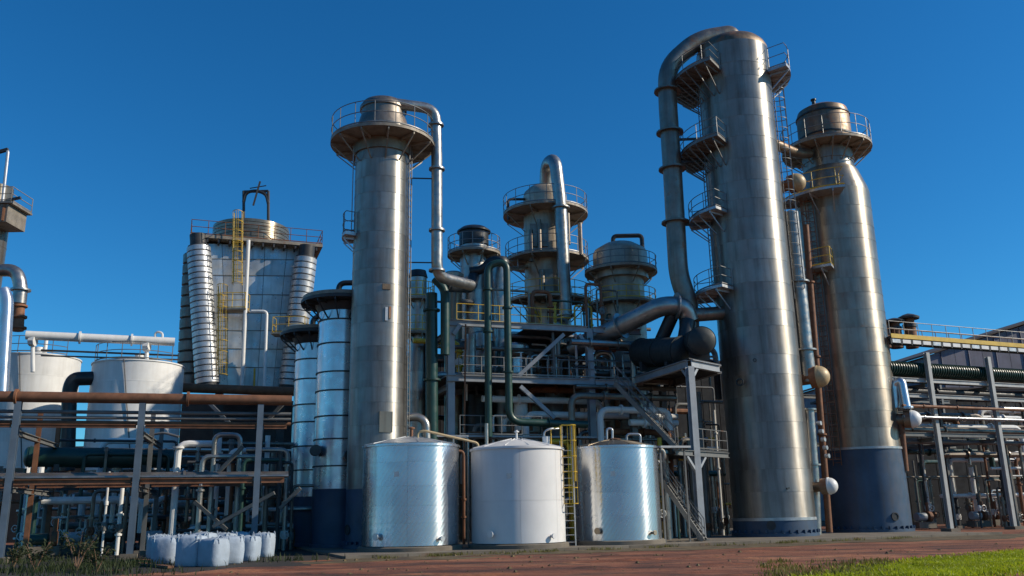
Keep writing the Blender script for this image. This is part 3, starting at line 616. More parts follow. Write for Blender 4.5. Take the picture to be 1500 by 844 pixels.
b3, bx3, br3, bz3 = back_column(803, 62, 66, 290, 'clad_dull', 'stout bronze column with stacked railed platforms and a tall pipe in front',
    lambda r_: [(r_, 0), (r_ * .95, .35), (r_ * .7, .75), (r_ * .3, .95), (.01, 1.0)],
    [(316, 124, 0, 360, 'deck_rust', 'rail', 1.3), (384, 122, 0, 360, 'deck_rust', 'rail', 1.2), (446, 128, 200, 350, 'deck_rust', 'yellow', 1.1)])
for (x, y, hh) in ((790, 345, 40), (778, 360, 40), (850, 350, 40), (795, 420, 44), (832, 335, 30)):
    q = P(x, y, 62 - br3 - .3); MB().tube([q - Z * 1.2, q + Z * 1.2], .16, 10).build('riser', 'pipe_brown', b3)
for (x, y, ww, hh) in ((790, 345, 26, 34), (800, 412, 20, 34)):
    c = P(x, y, 62 - br3 - .05); MB().box(c, (WID(ww, x, y, 62), .3, WID(hh, x, y, 62))).build('cabinet', 'pipe_brown', b3)
# left goose-neck bracket frame
pipe('davit', '', [P(745, 322, 61), P(744, 292, 61), P(775, 292, 61.5)], .10, 'steel_dark', parent=b3, n=8)
pipe('vent_pipe', 'tall pale pipe in front of the stout bronze column, hooking into its top',
     [P(829, 466, 59.2), P(821, 300, 59.2), P(813, 232, 59.2), P(800, 240, 61), P(799, 285, 61.8)], .46, 'pipe_ins', rad=1.0, n=20, flanges=((0, .02), (0, .97)))
b4, bx4, br4, bz4 = back_column(912, 60, 66, 412, 'clad_dull', 'squat bronze column with wide drum top and inverted pipe loop above it',
    lambda r_: [(r_, 0), (r_ * 1.22, .02), (r_ * 1.22, 2.0), (r_ * 1.15, 2.25), (r_ * .7, 2.7), (.01, 2.9)],
    [(400, 106, 0, 360, 'deck_rust', 'rail', 1.0), (448, 100, 0, 360, 'deck_rust', 'yellow', .9)])
pipe('loop_pipe', 'dark pipe bent square over the squat bronze column', [P(898, 366, 60), P(898, 346, 60), P(940, 345, 60), P(943, 400, 60)], .16, 'dark_pipe', rad=.3, n=10)
b5, bx5, br5, bz5 = back_column(664, 56, 26, 408, 'clad_warm', 'short rusty capped column right of the vapour pipe',
    lambda r_: [(r_, 0), (r_ * 1.2, .02), (r_ * 1.2, .25), (r_ * .9, .4), (.01, .5)], [])
b6, bx6, br6, bz6 = back_column(612, 55, 26, 408, 'pipe_ins', 'slim grey column tucked behind the left column',
    lambda r_: [(r_, 0), (r_ * 1.1, .05), (r_ * .9, .5), (.01, .6)], [(440, 50, 0, 360, 'deck_rust', 'yellow', 1.0), (490, 50, 0, 360, 'deck_rust', 'yellow', 1.0)])
# link bridge between slim and stout column
ba, bb = P(742, 396, 60), P(775, 392, 62)
tbr = thing('bridge_walkway', 'small railed bridge left of the stout bronze column', 'walkway', ba)
dkk = MB().bar(ba, bb, 1.0, .12).build('deck', 'deck_rust', tbr); railing(dkk, [ba + Vector((0, -.4, 0)), ba.lerp(bb, .5) + Vector((0, -.4, 0)), bb + Vector((0, -.4, 0))], 1.1, 'galv_plain')
# dark pipe arch near slim columns
pipe('dark_pipe_run', 'fat dark pipe elbow joining the slim column to the vapour pipe', [P(650, 418, 49), P(690, 421, 53), P(694, 405, 55.2)], .38, 'dark_pipe', n=16, rad=.8)
pipe('dark_pipe_run', 'dark pipe hood wrapping the slim column below its platform', [P(688, 398, 55), P(706, 396, 55), P(722, 380, 55), P(735, 386, 55)], .3, 'dark_pipe', n=14)

# ================================================================== SLOPING DUCT, EXCHANGERS AND THEIR FRAME
pipe('sloping_duct', 'fat grey duct sloping up to the foot of the overhead duct', [P(838, 512, 54.5), P(972, 447, 50.6), P(1003, 450, 50.8), P(1010, 470, 51)], .58, 'pipe_ins', rad=.9, n=24, flanges=((0, .55), (1, .6)))
ea, eb = P(1010, 537, 46.6), P(925, 562, 53.2)
eb.z = ea.z; ez = ea.z
te = thing('exchanger_frame', 'grey portal frame carrying the dark horizontal drums left of the tall tower', 'frame', (ea.x, ea.y, .1))
e2 = P(1056, 535, 49.0); e2.z = ez; e3 = eb + (e2 - ea)
for q, m in ((ea, 'steel_blue'), (eb, 'steel_grey'), (e3, 'steel_grey')):
    c = MB().ibeam((q.x, q.y, .1), (q.x, q.y, ez - .01), .36, .36, .035, fv).build('post', m, te)
    MB().box((q.x, q.y, .14), (.6, .6, .06), fu, fv).build('base_plate', 'steel_grey', c)
for A, B in ((ea, eb), (e2, e3), (ea, e2), (eb, e3)):
    d = (B - A).normalized(); MB().ibeam(A + d * .2 + Z * .18, B - d * .2 + Z * .18, .28, .42, .03).build('beam', 'steel_blue' if A is ea else 'steel_grey', te)
mid = [Vector((p.x, p.y, ez + .42)) for p in (ea, e2, e3, eb)]
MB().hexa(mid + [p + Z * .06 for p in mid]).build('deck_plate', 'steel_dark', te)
for s_ in (-1, 1):
    A = Vector((ea.x, ea.y, ez - .75)); B = A + (eb - ea).normalized() * .75 + Z * .72 if s_ < 0 else A + (e2 - ea).normalized() * .7 + Z * .72
    MB().bar(A, B, .16).build('brace', 'steel_blue', te)
zl = ZA(1010, 665, 46.8)
MB().ibeam(Vector((ea.x, ea.y, zl)) - (e2 - ea).normalized() * 1.9, Vector((e2.x, e2.y, zl)), .2, .28, .03).build('beam', 'steel_grey', te)
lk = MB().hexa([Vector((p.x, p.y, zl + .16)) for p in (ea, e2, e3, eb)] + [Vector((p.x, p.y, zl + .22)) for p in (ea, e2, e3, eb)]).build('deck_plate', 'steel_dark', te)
railing(lk, [Vector((ea.x, ea.y, zl + .22)).lerp(Vector((e2.x, e2.y, zl + .22)), i / 4) for i in range(5)], 1.1, 'steel_grey')
A = Vector((ea.x, ea.y, zl - 1.0)); MB().bar(A, A + (e2 - ea).normalized() * .9 + Z * .85, .14).build('brace', 'steel_blue', te)
MB().bar(A, A - (e2 - ea).normalized() * .9 + Z * .85, .14).build('brace', 'steel_blue', te)
def hvessel(label, c0, c1, r_, m, name='horizontal_drum'):
    c0, c1 = Vector(c0), Vector(c1); d = c1 - c0; Ln = d.length; t = thing(name, label, 'drum', (c0 + c1) / 2 - Z * r_)
    MB().lathe(c0, [(.01, -r_ * .35), (r_ * .5, -r_ * .3), (r_ * .85, -r_ * .15), (r_, 0), (r_, Ln), (r_ * .85, Ln + r_ * .15), (.01, Ln + r_ * .3)], 36, axis=d).build('shell', m, t)
    for k in (0.02, .5, .95): MB().lathe(c0 + d * k, [(r_ * .98, -.05), (r_ * 1.07, -.05), (r_ * 1.07, .05), (r_ * .98, .05)], 36, axis=d).build('band', m, t)
    for k in (.2, .8): q = c0 + d * k; MB().box(q - Z * (r_ + .05), (.25, r_ * 1.5, r_ * .7), d.normalized(), d.normalized().cross(Z), Z).build('saddle', 'steel_dark', t)
    return t
rr = WID(40, 1028, 498, 47.6) / 2
hvessel('dark drum with rounded end facing out, tight against the tall tower', P(1028, 499, 47.4), P(1005, 508, 53), rr, 'drum_dark')
hvessel('long dark drum on the frame under the sloping duct', P(1000, 515, 49.2), P(938, 517, 52.8), .85, 'drum_dark')
pipe('dark_pipe_run', 'dark brown pipe from tall tower to the overhead duct foot', [(TX - tr * .9, TY - .6, ZA(1045, 462, TY)), P(1012, 462, 51)], .42, 'pipe_brown', n=16)
pipe('dark_pipe_run', 'dark leaning pipe under the end of the sloping duct', [P(985, 462, 51), P(968, 500, 51.5)], .4, 'dark_pipe', n=14)
pipe('dark_pipe_run', 'dark pipe dropping from the overhead duct foot', [P(1008, 470, 50.5), P(1003, 500, 50.3), P(990, 512, 50.3)], .45, 'dark_pipe', n=14)
stair('steel_stairs', 'upper steel stairs running down from the frame deck', P(903, 563, 50), P(992, 657, 47.5), .9, 'steel_grey', (0.35, 1, 0), 20)
stair('steel_stairs', 'lower steel stairs reaching the ground right of the storage tanks', P(962, 690, 47.4), Vector((P(1032, 797, 45.6).x, P(1032, 797, 45.6).y, .12)), 1.0, 'steel_grey', (.35, 1, 0), 18)

# ================================================================== FURNACE BLOCK (left, tapered, panelled)
FY = 60
def bil(c, s, t_): return (c[0] * (1 - s) + c[1] * s) * (1 - t_) + (c[2] * (1 - s) + c[3] * s) * t_
tb = thing('tapered_furnace', 'silver panelled tapered furnace with round drum on top, left of the columns', 'furnace', (P(370, 566, FY + 3).x, FY + 3, .1))
TL, TR, BL, BR = P(300, 357, FY - 1), P(450, 359, FY + 1.6), P(316, 566, FY - .7), P(420, 568, FY + 1.0); fn = V * -1.0
cs = (TL, TR, BL, BR)
rows = [(y - 352) / 214 for y in (352, 376, 401, 430, 458, 484, 511, 538, 566)]; cols = [0, .16, .36, .58, .80, 1]
for i in range(8):
    for j in range(5):
        gp = .0025
        q = [bil(cs, cols[j] + gp, rows[i + 1] - gp), bil(cs, cols[j + 1] - gp, rows[i + 1] - gp), bil(cs, cols[j + 1] - gp, rows[i] + gp), bil(cs, cols[j] + gp, rows[i] + gp)]
        MB().hexa([p - fn * .05 for p in q] + [p + fn * (.06 + random.uniform(0, .03)) for p in q]).build('cladding_panel', 'panel', tb)
bk = V * 3.2
q = [BL + U * .02 - fn * .06, BR - U * .02 - fn * .06, BR + bk, BL + bk]; q2 = [TL + U * .02 - fn * .06, TR - U * .02 - fn * .06, TR + bk, TL + bk]
MB().hexa(q + q2).build('casing', 'steel_dark', tb)
for x in (BL + bk * .1 + U * .3, BR + bk * .1 - U * .3, BL + bk * .9 + U * .3, BR + bk * .9 - U * .3): MB().bar(Vector((x.x, x.y, .1)), x, .5).build('leg', 'steel_dark', tb)
for i in (1, 2, 3, 4, 5, 6, 7):
    MB().bar(bil(cs, 0, rows[i]) + fn * .09, bil(cs, 1, rows[i]) + fn * .09, .05, .05).build('rib', 'steel_grey', tb)
lq = [P(268, 570, FY + 3.2), P(430, 576, FY + 3.2)]; lq += [lq[1] + bk, lq[0] + bk]
MB().hexa([Vector((p.x, p.y, .1)) for p in lq] + [Vector((p.x, p.y, BL.z - .6)) for p in lq]).build('lower_casing', 'steel_dark', tb)
# ringed corner ducts
for (xa, ya, xb, yb_, n, wp, m) in ((291, 362, 304, 563, 24, 33, 'galv_plain'), (448, 378, 425, 566, 21, 33, 'galv_plain')):
    fyy = FY - 1.7 if xa < 350 else FY + .4; A, B = P(xb, yb_, fyy), P(xa, ya, fyy); d = B - A; r_ = WID(wp, xa, 450, FY) / 2
    for k in range(n):
        MB().lathe(A + d * (k / n), [(r_ * .9, 0), (r_, .03), (r_, d.length / n - .08), (r_ * .9, d.length / n - .03)], 32, axis=d).build('duct_ring', m, tb)
    MB().lathe(A, [(r_ * .91, -.2), (r_ * .91, d.length + .05), (0, d.length + .1)], 24, axis=d).build('duct_core', 'steel_dark', tb)
    MB().lathe(B, [(r_ * .7, 0), (r_ * .7, .9), (0, .95)], 20, axis=d).build('duct_cap', 'steel_dark', tb)
A, B = P(278, 566, FY + 3.0), P(283, 372, FY + 3.0); d = B - A
for k in range(12):
    r_ = .95 - .25 * k / 12
    MB().lathe(A + d * (k / 12), [(r_ * .85, 0), (r_, .06), (r_ * .98, d.length / 12 - .12), (r_ * .85, d.length / 12 - .02)], 28, axis=d).build('duct_ring', 'pipe_brown', tb)
MB().tube([A, B], [.8, .58], 20).build('duct_core', 'steel_dark', tb)
# top platform and drum
c0 = (TL + TR) / 2 + bk * .5; zt = ZA(370, 348, FY - 1.2); hx = (TR - TL).length / 2 + .95; CP = lambda a_, b_, z_: Vector((c0.x, c0.y, 0)) + U * a_ + V * b_ + Z * z_
pl = MB().box((c0.x, c0.y, zt), (hx * 2 + .1, 5.0, .22), U, V).build('platform', 'deck_rust', tb)
railing(pl, [CP(-hx + 2 * hx * i / 8, -2.45, zt + .1) for i in range(9)], 1.05, 'rust')
for k in (-1, 1): railing(pl, [CP(hx * k, -2.45 + 4.9 * i / 5, zt + .1) for i in range(6)], 1.05, 'rust')
for i in range(12):
    x = -hx + 2 * hx * (i + .5) / 12; MB().bar(CP(x, -2.45, zt - .26), CP(x, 1, zt - .26), .12, .3).build('joist', 'steel_dark', pl)
dr = WID(108, 368, 335, FY + 2) / 2; dc = P(368, 345, FY + 2.2); dh = ZA(368, 319, dc.y - dr) - dc.z
MB().lathe((dc.x, dc.y, 0), [(dr * .96, zt), (dr * .96, dc.z + dh - .1), (dr * .92, dc.z + dh), (.01, dc.z + dh + .12)], 56).build('drum', 'clad_warm', tb)
for k in range(6): hoop(tb, dc.x, dc.y, dr * .96, zt + .3 + (dc.z + dh - zt - .4) * k / 5, 'clad_warm', .22, .10, 'drum_ring')
for x in (357, 393): MB().tube([P(x, 330, FY + 2.2), P(x, 280, FY + 2.2)], .11, 8).build('upright', 'steel_dark', tb)
MB().tube(bend([P(357, 296, FY + 2.2), P(360, 282, FY + 2.2), P(375, 279, FY + 2.2), P(390, 284, FY + 2.2), P(393, 298, FY + 2.2)], .6), .13, 8).bar(P(357, 281, FY + 2.2), P(393, 280, FY + 2.2), .16).build('lifting_beam', 'steel_dark', tb)
MB().bar(P(371, 301, FY + 2.1), P(381, 266, FY + 2.1), .14).bar(P(366, 276, FY + 2.1), P(390, 272, FY + 2.1), .06).build('mast', 'steel_dark', tb)
yl = FY - 1.6
ladder(tb, P(348, 418, yl), P(348, 332, yl), (0.2, -1, 0), 'yellow', .02, .6)
ladder(tb, P(326, 552, yl), P(325, 440, yl), (0.2, -1, 0), 'yellow', .02, .6)
mp = MB().box(P(343, 455, yl + .1), (1.9, 1.1, .1)).build('landing', 'deck_rust', tb); c = P(343, 455, yl + .1)
railing(mp, [c + Vector((-.9, .4, .05)), c + Vector((-.9, -.5, .05)), c + Vector((0, -.5, .05)), c + Vector((.9, -.5, .05)), c + Vector((.9, .4, .05))], 1.1, 'yellow')
mp = MB().box(P(425, 490, yl + .4), (2.4, 1.1, .12)).build('landing', 'deck_rust', tb); c = P(425, 490, yl + .4)
railing(mp, [c + Vector((-1.1, .4, .05)), c + Vector((-1.1, -.5, .05)), c + Vector((0, -.5, .05)), c + Vector((1.1, -.5, .05)), c + Vector((1.1, .4, .05))], 1.1, 'yellow')
pipe('drain_pipe', 'long white drain pipe down the front of the tapered furnace', [P(364, 352, yl - .2), P(354, 574, yl - .2)], .13, 'white', n=10)
pipe('drain_pipe', 'short white drain pipe right of the longer one on the furnace', [P(368, 456, yl - .2), P(391, 456, yl - .2), P(387, 572, yl - .2)], .10, 'white', n=10)
pipe('drain_pipe', 'thin yellow pipe at the furnace foot', [P(373, 540, yl), P(372, 574, yl)], .07, 'yellow', n=8)

# ================================================================== WHITE TANKS (far left)
def white_tank(px, Y, wpx, shy, apy, boty, label):
    X = P(px, 600, Y).x; r_ = WID(wpx, px, 600, Y) / 2; z1 = ZA(px, shy, Y); z0 = ZA(px, boty, Y); za = ZA(px, apy, Y)
    t = thing('white_tank', label, 'tank', (X, Y, .1), 'white tanks behind the left pipe rack')
    courses(t, X, Y, r_, steps(z0, z1, 5), 'white', 'shell_course', 64, .006)
    rf = MB().lathe((X, Y, 0), [(r_ + .05, z1 - .05), (r_ + .05, z1 + .03), (r_ * .5, z1 + (za - z1) * .6), (.3, za), (.3, za + .35), (.01, za + .38)], 64).build('roof', 'white', t)
    railing(rf, [ring_pt(X, Y, r_ * .95, 200 + 140 * i / 12, z1 + .08) for i in range(13)], 1.05, 'steel_grey', 2)
    MB().lathe((X, Y, 0), [(r_, z0), (r_ * .6, z0 - .6), (.01, z0 - 1.0)], 48).build('bottom_head', 'white', t)
    for k in range(6): q = ring_pt(X, Y, r_ * .95, 30 + 60 * k, .1); MB().bar(q, (q.x, q.y, z0 + .1), .3).build('leg', 'steel_grey', t)
    pipe('vent', '', [(X + .4, Y, za), (X + .4, Y, za + .9)], .12, 'white', parent=t)
    pts = [ring_pt(X, Y, r_ + .05, 275 + 20 * i / 8, z1 + (z0 - z1) * i / 8) for i in range(9)]
    MB().tube(pts, .03, 6).build('cable', 'steel_dark', t)
white_tank(47, 57, 116, 527, 517, 688, 'white tank at the far left edge, behind the pipe rack')
white_tank(198, 54, 126, 537, 527, 690, 'white tank next to the tapered furnace, behind the pipe rack')
pipe('white_pipe', 'long white pipe running above the two white tanks', [P(38, 491, 50), P(256, 501, 53)], .26, 'white', n=18, flanges=((0, .35), (0, .7)))
for i, x in enumerate((48, 215)):
    Yp = 50 + 3 * (x - 38) / 218; tag(MB().tube([P(x, 492 + i * 8, Yp + .1), P(x, 545, Yp + .1)], .12, 10).tube([P(x - 4, 500 + i * 8, Yp), P(x + 4, 500 + i * 8, Yp)], .3, 8).build('pipe_support', 'white'), 'white stub support under the long white pipe, over the %s white tank' % ('left' if i == 0 else 'right'), 'support')
pipe('vent_hook', 'small white hooked vent above the long white pipe', [P(228, 500, 52.7), P(227, 489, 52.7), P(231, 486, 52.7), P(238, 488, 52.7), P(238, 495, 52.7)], .07, 'white', n=8, rad=.15)
pipe('dark_duct', 'dark duct bending between the two white tanks', [P(150, 554, 52.6), P(108, 555, 52), P(102, 570, 52), P(98, 690, 52)], .42, 'dark_pipe', n=18, rad=.8)
pipe('thin_line', 'thin dark pipe strung above the white tanks', [P(60, 513, 51.5), P(262, 521, 53.5)], .06, 'steel_dark', n=6)
pipe('thin_line', 'second thin dark pipe strung above the white tanks', [P(60, 521, 51.5), P(262, 527, 53.5)], .05, 'steel_dark', n=6)
hvessel('long dark green drum lying behind the left pipe rack', P(40, 669, 45.5), P(252, 672, 48.5), .52, 'green')

# far left edge tower, its platform and pipes
lx = P(-14, 330, 50)
te1 = thing('edge_column', 'pale column with a brown boxed platform, cut by the left edge', 'column', (lx.x, 50, .1))
courses(te1, lx.x, 50, 1.0, steps(.1, ZA(0, 275, 50), 12), 'clad_warm', n=40)
c = P(6, 320, 49.2)
bxp = MB().box(c, (1.5, 2.0, 1.1)).box(c + Vector((.1, 0, .62)), (1.8, 2.3, .12)).build('platform', 'deck_rust', te1)
railing(bxp, [c + Vector((-.8, -1.1, .68)), c + Vector((.1, -1.1, .68)), c + Vector((.95, -1.1, .68)), c + Vector((.95, 1.1, .68))], .9, 'deck_rust')
for k in (-.55, .0, .55): MB().bar(c + Vector((k, -1.03, -.5)), c + Vector((k, -1.03, .5)), .12).build('stiffener', 'rust', bxp)
MB().bar(c + Vector((.6, -1.0, .75)), c + Vector((1.5, -1.1, .88)), .14).build('davit', 'steel_dark', te1)
MB().tube(bend([P(3, 300, 49), P(12, 219, 49), P(-6, 222, 49)], .25), .09, 8).build('mast', 'galv_plain', te1)
MB().bar(P(-6, 224, 49), P(12, 219, 49), .18).build('mast_arm', 'steel_dark', te1)
pipe('elbow_pipe', 'grey elbow pipe turning down at the left edge', [P(-25, 396, 47), P(24, 396, 47), P(31, 420, 47), P(28, 445, 47)], .36, 'pipe_ins', rad=.9, n=20, flanges=((2, .2),))
pipe('rusty_valve_stem', 'orange rusty pipe section below the grey elbow', [P(28, 445, 47), P(26, 485, 47)], .30, 'rust', n=16, flanges=((0, .1), (0, .5), (0, .9)))
pipe('silver_pipe', 'bright silver pipe rising at the left edge in front of the tanks', [P(2, 575, 42), P(10, 440, 42), P(4, 425, 42)], .32, 'alu', n=20, rad=.4)

# ================================================================== LEFT PIPE RACK
RA, RB = Vector((-23.2, 38.0, 0)), Vector((-10.9, 41.4, 0)); ru = (RB - RA).normalized(); rlen = (RB - RA).length; rv = Vector((-ru.y, ru.x, 0))
RZ = 7.05
def RP(u, v, z): return RA + ru * u + rv * v + Z * z
def RU(px, py=700):      # distance along the rack of a photo column
    best = min(range(0, 400), key=lambda i: abs((lambda q: (q.x / q.y))(RA + ru * (i * .05 - 3)) - (lambda d: d.x / d.y)(ray(px, py)))); return best * .05 - 3
tr_ = thing('pipe_rack', 'rusty steel pipe rack with blue grey posts along the left side', 'rack', RP(0, 0, 0))
us = [RU(14), RU(199), RU(377)]
zr2, zr3 = ZA(200, 624, 39.5), ZA(200, 705, 39.5)
for v in (0, 4.0, 8.0):
    for j, u in enumerate(us):
        c = MB().ibeam(RP(u, v, 0), RP(u, v, RZ - .22), .27 if v == 0 else .2, .27 if v == 0 else .2, .03, rv).build('post', 'rack_blue' if v == 0 else ('rust' if j == 0 else 'steel_grey'), tr_)
        MB().box(RP(u, v, .12), (.7, .7, .24), ru, rv).build('footing', 'concrete', c)
ends = [-2.0] + us + [rlen + .3]
for v in (0, 4.0, 8.0):
    for z in ((zr2, zr3) if v == 0 else (zr3,)):
        for e0, e1 in zip(ends[:-1], ends[1:]):
            MB().ibeam(RP(e0 + .19, v, z), RP(e1 - .19, v, z), .2, .16 if z == zr2 else .24, .03).build('beam', 'rust' if v < 5 else 'steel_dark', tr_)
for u in us:
    for z in (zr2 - .3, zr3 - .3): MB().ibeam(RP(u, .2, z), RP(u, 7.8, z), .2, .24, .03).build('beam', 'steel_grey', tr_)
for (xa, ya, xb, yb_, v) in ((285, 735, 332, 776, 2.0), (312, 772, 402, 722, 1.2), (318, 694, 356, 654, 2), (303, 587, 338, 622, 2), (394, 614, 418, 588, 1), (410, 745, 440, 715, 2)):
    A, B = P(xa, ya, 41 + v), P(xb, yb_, 41 + v); MB().bar(A, B, .16).build('brace', 'steel_grey', tr_)
rc = [('rack_pipe', 'fat rusty pipe lying along the top of the left rack', 0, RZ, .24, 'rust'),
      ('rack_pipe', 'thin grey pipe just under the fat rusty pipe on the left rack', .25, ZA(200, 603, 39.5), .08, 'steel_grey'),
      ('rack_pipe', 'lower of two thin grey pipes under the fat rusty pipe', .3, ZA(200, 611, 39.5), .07, 'steel_grey'),
      ('rack_pipe', 'dark green brown pipe resting on the middle beam of the left rack', .45, zr2 + .19, .09, 'rust'),
      ('rack_pipe', 'thin pale pipe resting on the lower beam of the left rack', .4, zr3 + .21, .07, 'pipe_ins'),
      ('rack_pipe', 'brown pipe behind on the lower beam of the left rack', 1.0, zr3 + .3, .15, 'pipe_brown')]
for (nm, lb_, v, z, r_, m) in rc:
    pipe(nm, lb_, [RP(-2.2, v, z), RP(rlen * .5, v, z), RP(rlen + .3, v, z)], r_, m, 'pipes on the left rack', n=14, flanges=((0, .4), (1, .3)) if r_ > .1 else ())
pipe('back_rack_pipe', 'rust orange pipe at the furnace foot', [P(262, 568, 56), P(432, 574, 57.5)], .3, 'rust', n=14)
pipe('back_rack_pipe', 'thin curved pale pipe before the right white tank', [P(205, 640, 44), P(240, 634, 44), P(262, 640, 44)], .06, 'steel_grey', n=8)

# clutter of pipes, valves and small vessels in the dark below the racks
rg = random.Random(5)
ADJ = {'pipe_ins': 'silver', 'rust': 'rusty', 'steel_grey': 'grey', 'white': 'white', 'green': 'green', 'pipe_brown': 'brown', 'steel_dark': 'black', 'yellow': 'yellow'}
ORD = ['first', 'second', 'third', 'fourth', 'fifth', 'sixth', 'seventh', 'eighth', 'ninth', 'tenth']
def ordinal(made, text, where, cat, group, side='left'):
    for key in {t_[1] for t_ in made}:
        same = [t_ for t_ in made if t_[1] == key]
        for i, (x, _, o) in enumerate(same):
            lb_ = text(key) + ' ' + where
            if len(same) > 1: lb_ += ', ' + ORD[i] + ' such from ' + side
            tag(o, lb_, cat, group)
def clutter(n, x0, x1, ymid, Y0, Y1, glabel, group, mats, zmax=5.5, zb_=.02):
    made = []
    for i in range(n):
        x = rg.uniform(x0, x1); Y = rg.uniform(Y0, Y1); b_ = P(x, 740, Y); h_ = rg.uniform(1.2, zmax); m = rg.choice(mats); r_ = rg.choice((.06, .08, .1, .13, .17))
        base = Vector((b_.x, Y, zb_)); k = rg.random()
        if k < .45: pts = [base, base + Z * h_]
        elif k < .75:
            d = U if rg.random() < .6 else -U; pts = [base, base + Z * h_, base + Z * h_ + d * rg.uniform(.8, 3)]
        else:
            d = U * rg.choice((-1, 1)) * rg.uniform(.6, 1.6); pts = [base, base + Z * h_, base + Z * h_ + d, base + d]
        o = MB().tube(bend(pts, r_ * 3, 4), r_, 10).build('standing_pipe', m)
        key = ('thin' if r_ < .09 else 'thick' if r_ > .12 else 'medium', ADJ[m], 'straight' if k < .45 else 'bent' if k < .75 else 'hairpin'); made.append((x, key, o))
        for t_ in (rg.random(), rg.random()):
            q = base + Z * h_ * t_; MB().lathe(q, [(r_, -.05), (r_ * 1.7, -.05), (r_ * 1.7, .05), (r_, .05)], 12).build('flange', m, o)
        if rg.random() < .5:
            q = base + Z * rg.uniform(.6, 1.6); d = Vector((rg.uniform(-.5, .5), -1, 0)).normalized()
            vv = MB().tube([q, q + d * .45], .035, 6); hw = [q + d * .45 + (d.orthogonal().normalized() * math.cos(R(a)) + d.cross(d.orthogonal().normalized()) * math.sin(R(a))) * .2 for a in range(0, 361, 30)]
            vv.tube(hw, .025, 5, False).lathe(q, [(0, -.2), (r_ + .06, -.2), (r_ + .1, 0), (r_ + .06, .2), (0, .2)], 12).build('valve', rg.choice(('rust', 'steel_grey', 'white')), o)
    made.sort(key=lambda t_: t_[0])
    ordinal(made, lambda key: '%s %s %s pipe' % key, glabel, 'pipe', group)
MIX = ['pipe_ins', 'pipe_ins', 'white', 'pipe_brown', 'pipe_brown', 'rust', 'rust', 'steel_grey', 'white', 'green', 'pipe_brown', 'steel_dark']
clutter(90, 20, 430, 700, 44, 56, 'under the left pipe rack', 'pipes under the left rack', MIX, 6)
clutter(70, 600, 1065, 700, 53, 66, 'behind the storage tanks', 'pipes behind the storage tanks', MIX, 11)
DMIX = ['pipe_ins', 'white', 'pipe_ins', 'pipe_brown', 'rust', 'yellow', 'green', 'steel_grey']
clutter(38, 672, 905, 600, 51.8, 58, 'on the lower deck of the structure', 'pipes on the lower deck', DMIX, 3.0, zf1 + .26)
clutter(24, 655, 960, 480, 53, 61, 'on top of the structure', 'pipes on the upper deck', DMIX, 3.2, zf2 + .2)
clutter(24, 985, 1062, 600, 52.5, 62, 'under the portal frame', 'pipes under the portal frame', DMIX, 9)
clutter(26, 670, 1000, 600, 47.5, 52, 'between the storage tanks and the structure', 'pipes close behind the storage tanks', DMIX, 6.5)
clutter(40, 1340, 1520, 700, 62, 72, 'under the right pipe rack', 'pipes under the right rack', MIX, 7)
def runs(n, x0, x1, Y0, Y1, z0, z1, where, group):
    made = []
    for i in range(n):
        a_ = rg.uniform(x0, x1 - 60); b_ = min(x1, a_ + rg.uniform(80, 260)); Y = rg.uniform(Y0, Y1); z = rg.uniform(z0, z1); A = P(a_, 740, Y); B = P(b_, 740, Y + (b_ - a_) / 1273 * Y * .36); A.z = B.z = z
        m = rg.choice(MIX); r_ = rg.choice((.07, .1, .14, .2)); pts = [A, B]
        if rg.random() < .6: pts = pts + [B - Z * rg.uniform(1, 3)]
        if rg.random() < .5: pts = [A - Z * rg.uniform(1, 3)] + pts
        o = MB().tube(bend(pts, r_ * 3, 4), r_, 10).build('level_pipe', m); key = ('thin' if r_ < .09 else 'thick' if r_ > .12 else 'medium', ADJ[m], {2: 'level', 3: 'cranked', 4: 'bridging'}[len(pts)]); made.append((z, key, o))
        for t_ in (.3, .75): MB().lathe(A.lerp(B, t_), [(r_, -.05), (r_ * 1.6, -.05), (r_ * 1.6, .05), (r_, .05)], 12, axis=B - A).build('flange', m, o)
    made.sort(key=lambda t_: -t_[0]); ordinal(made, lambda key: '%s %s %s pipe' % key, where, 'pipe', group, 'the top')
runs(34, 605, 1065, 52, 62, 3, 13, 'crossing behind the storage tanks', 'level pipes behind the storage tanks')
runs(22, 608, 1000, 50.6, 55, 5, 12.2, 'threaded through the structure', 'level pipes inside the structure')
runs(26, 20, 430, 43, 54, 1, 6.3, 'crossing under the left pipe rack', 'level pipes under the left rack')
runs(20, 1310, 1520, 61, 68, 2, 9, 'crossing inside the right pipe rack', 'level pipes in the right rack')
def pump(x, y, Y, label, group, m):
    c = P(x, 740, Y); c.z = .1; t = thing('pump', label, 'pump', c, group)
    MB().box(c + Z * .2, (1.5, .7, .4), U, V).build('plinth', 'concrete', t)
    MB().lathe(c + Z * .75 - U * .6, [(0, 0), (.25, 0), (.28, .06), (.28, .75), (.2, .82), (0, .82)], 16, axis=U).build('motor', m, t)
    MB().lathe(c + Z * .75 + U * .45, [(0, -.14), (.36, -.12), (.38, 0), (.36, .14), (0, .16)], 18, axis=U).tube([c + Z * 1.0 + U * .45, c + Z * 1.7 + U * .45], .11, 10).build('casing', 'rust', t)
for i, (x, Y) in enumerate(((70, 44), (120, 46), (165, 47), (235, 45), (300, 46), (345, 47))): pump(x, 0, Y, 'small pump on a plinth under the left pipe rack, %s from the left' % ORD[i], 'pumps under the left rack', rg.choice(('steel_blue', 'green', 'steel_grey')))
for i, (x, Y) in enumerate(((1350, 62), (1430, 63), (1450, 66))): pump(x, 0, Y, 'small pump on a plinth under the right pipe rack, %s from the left' % ORD[i], 'pumps under the right rack', 'steel_blue')

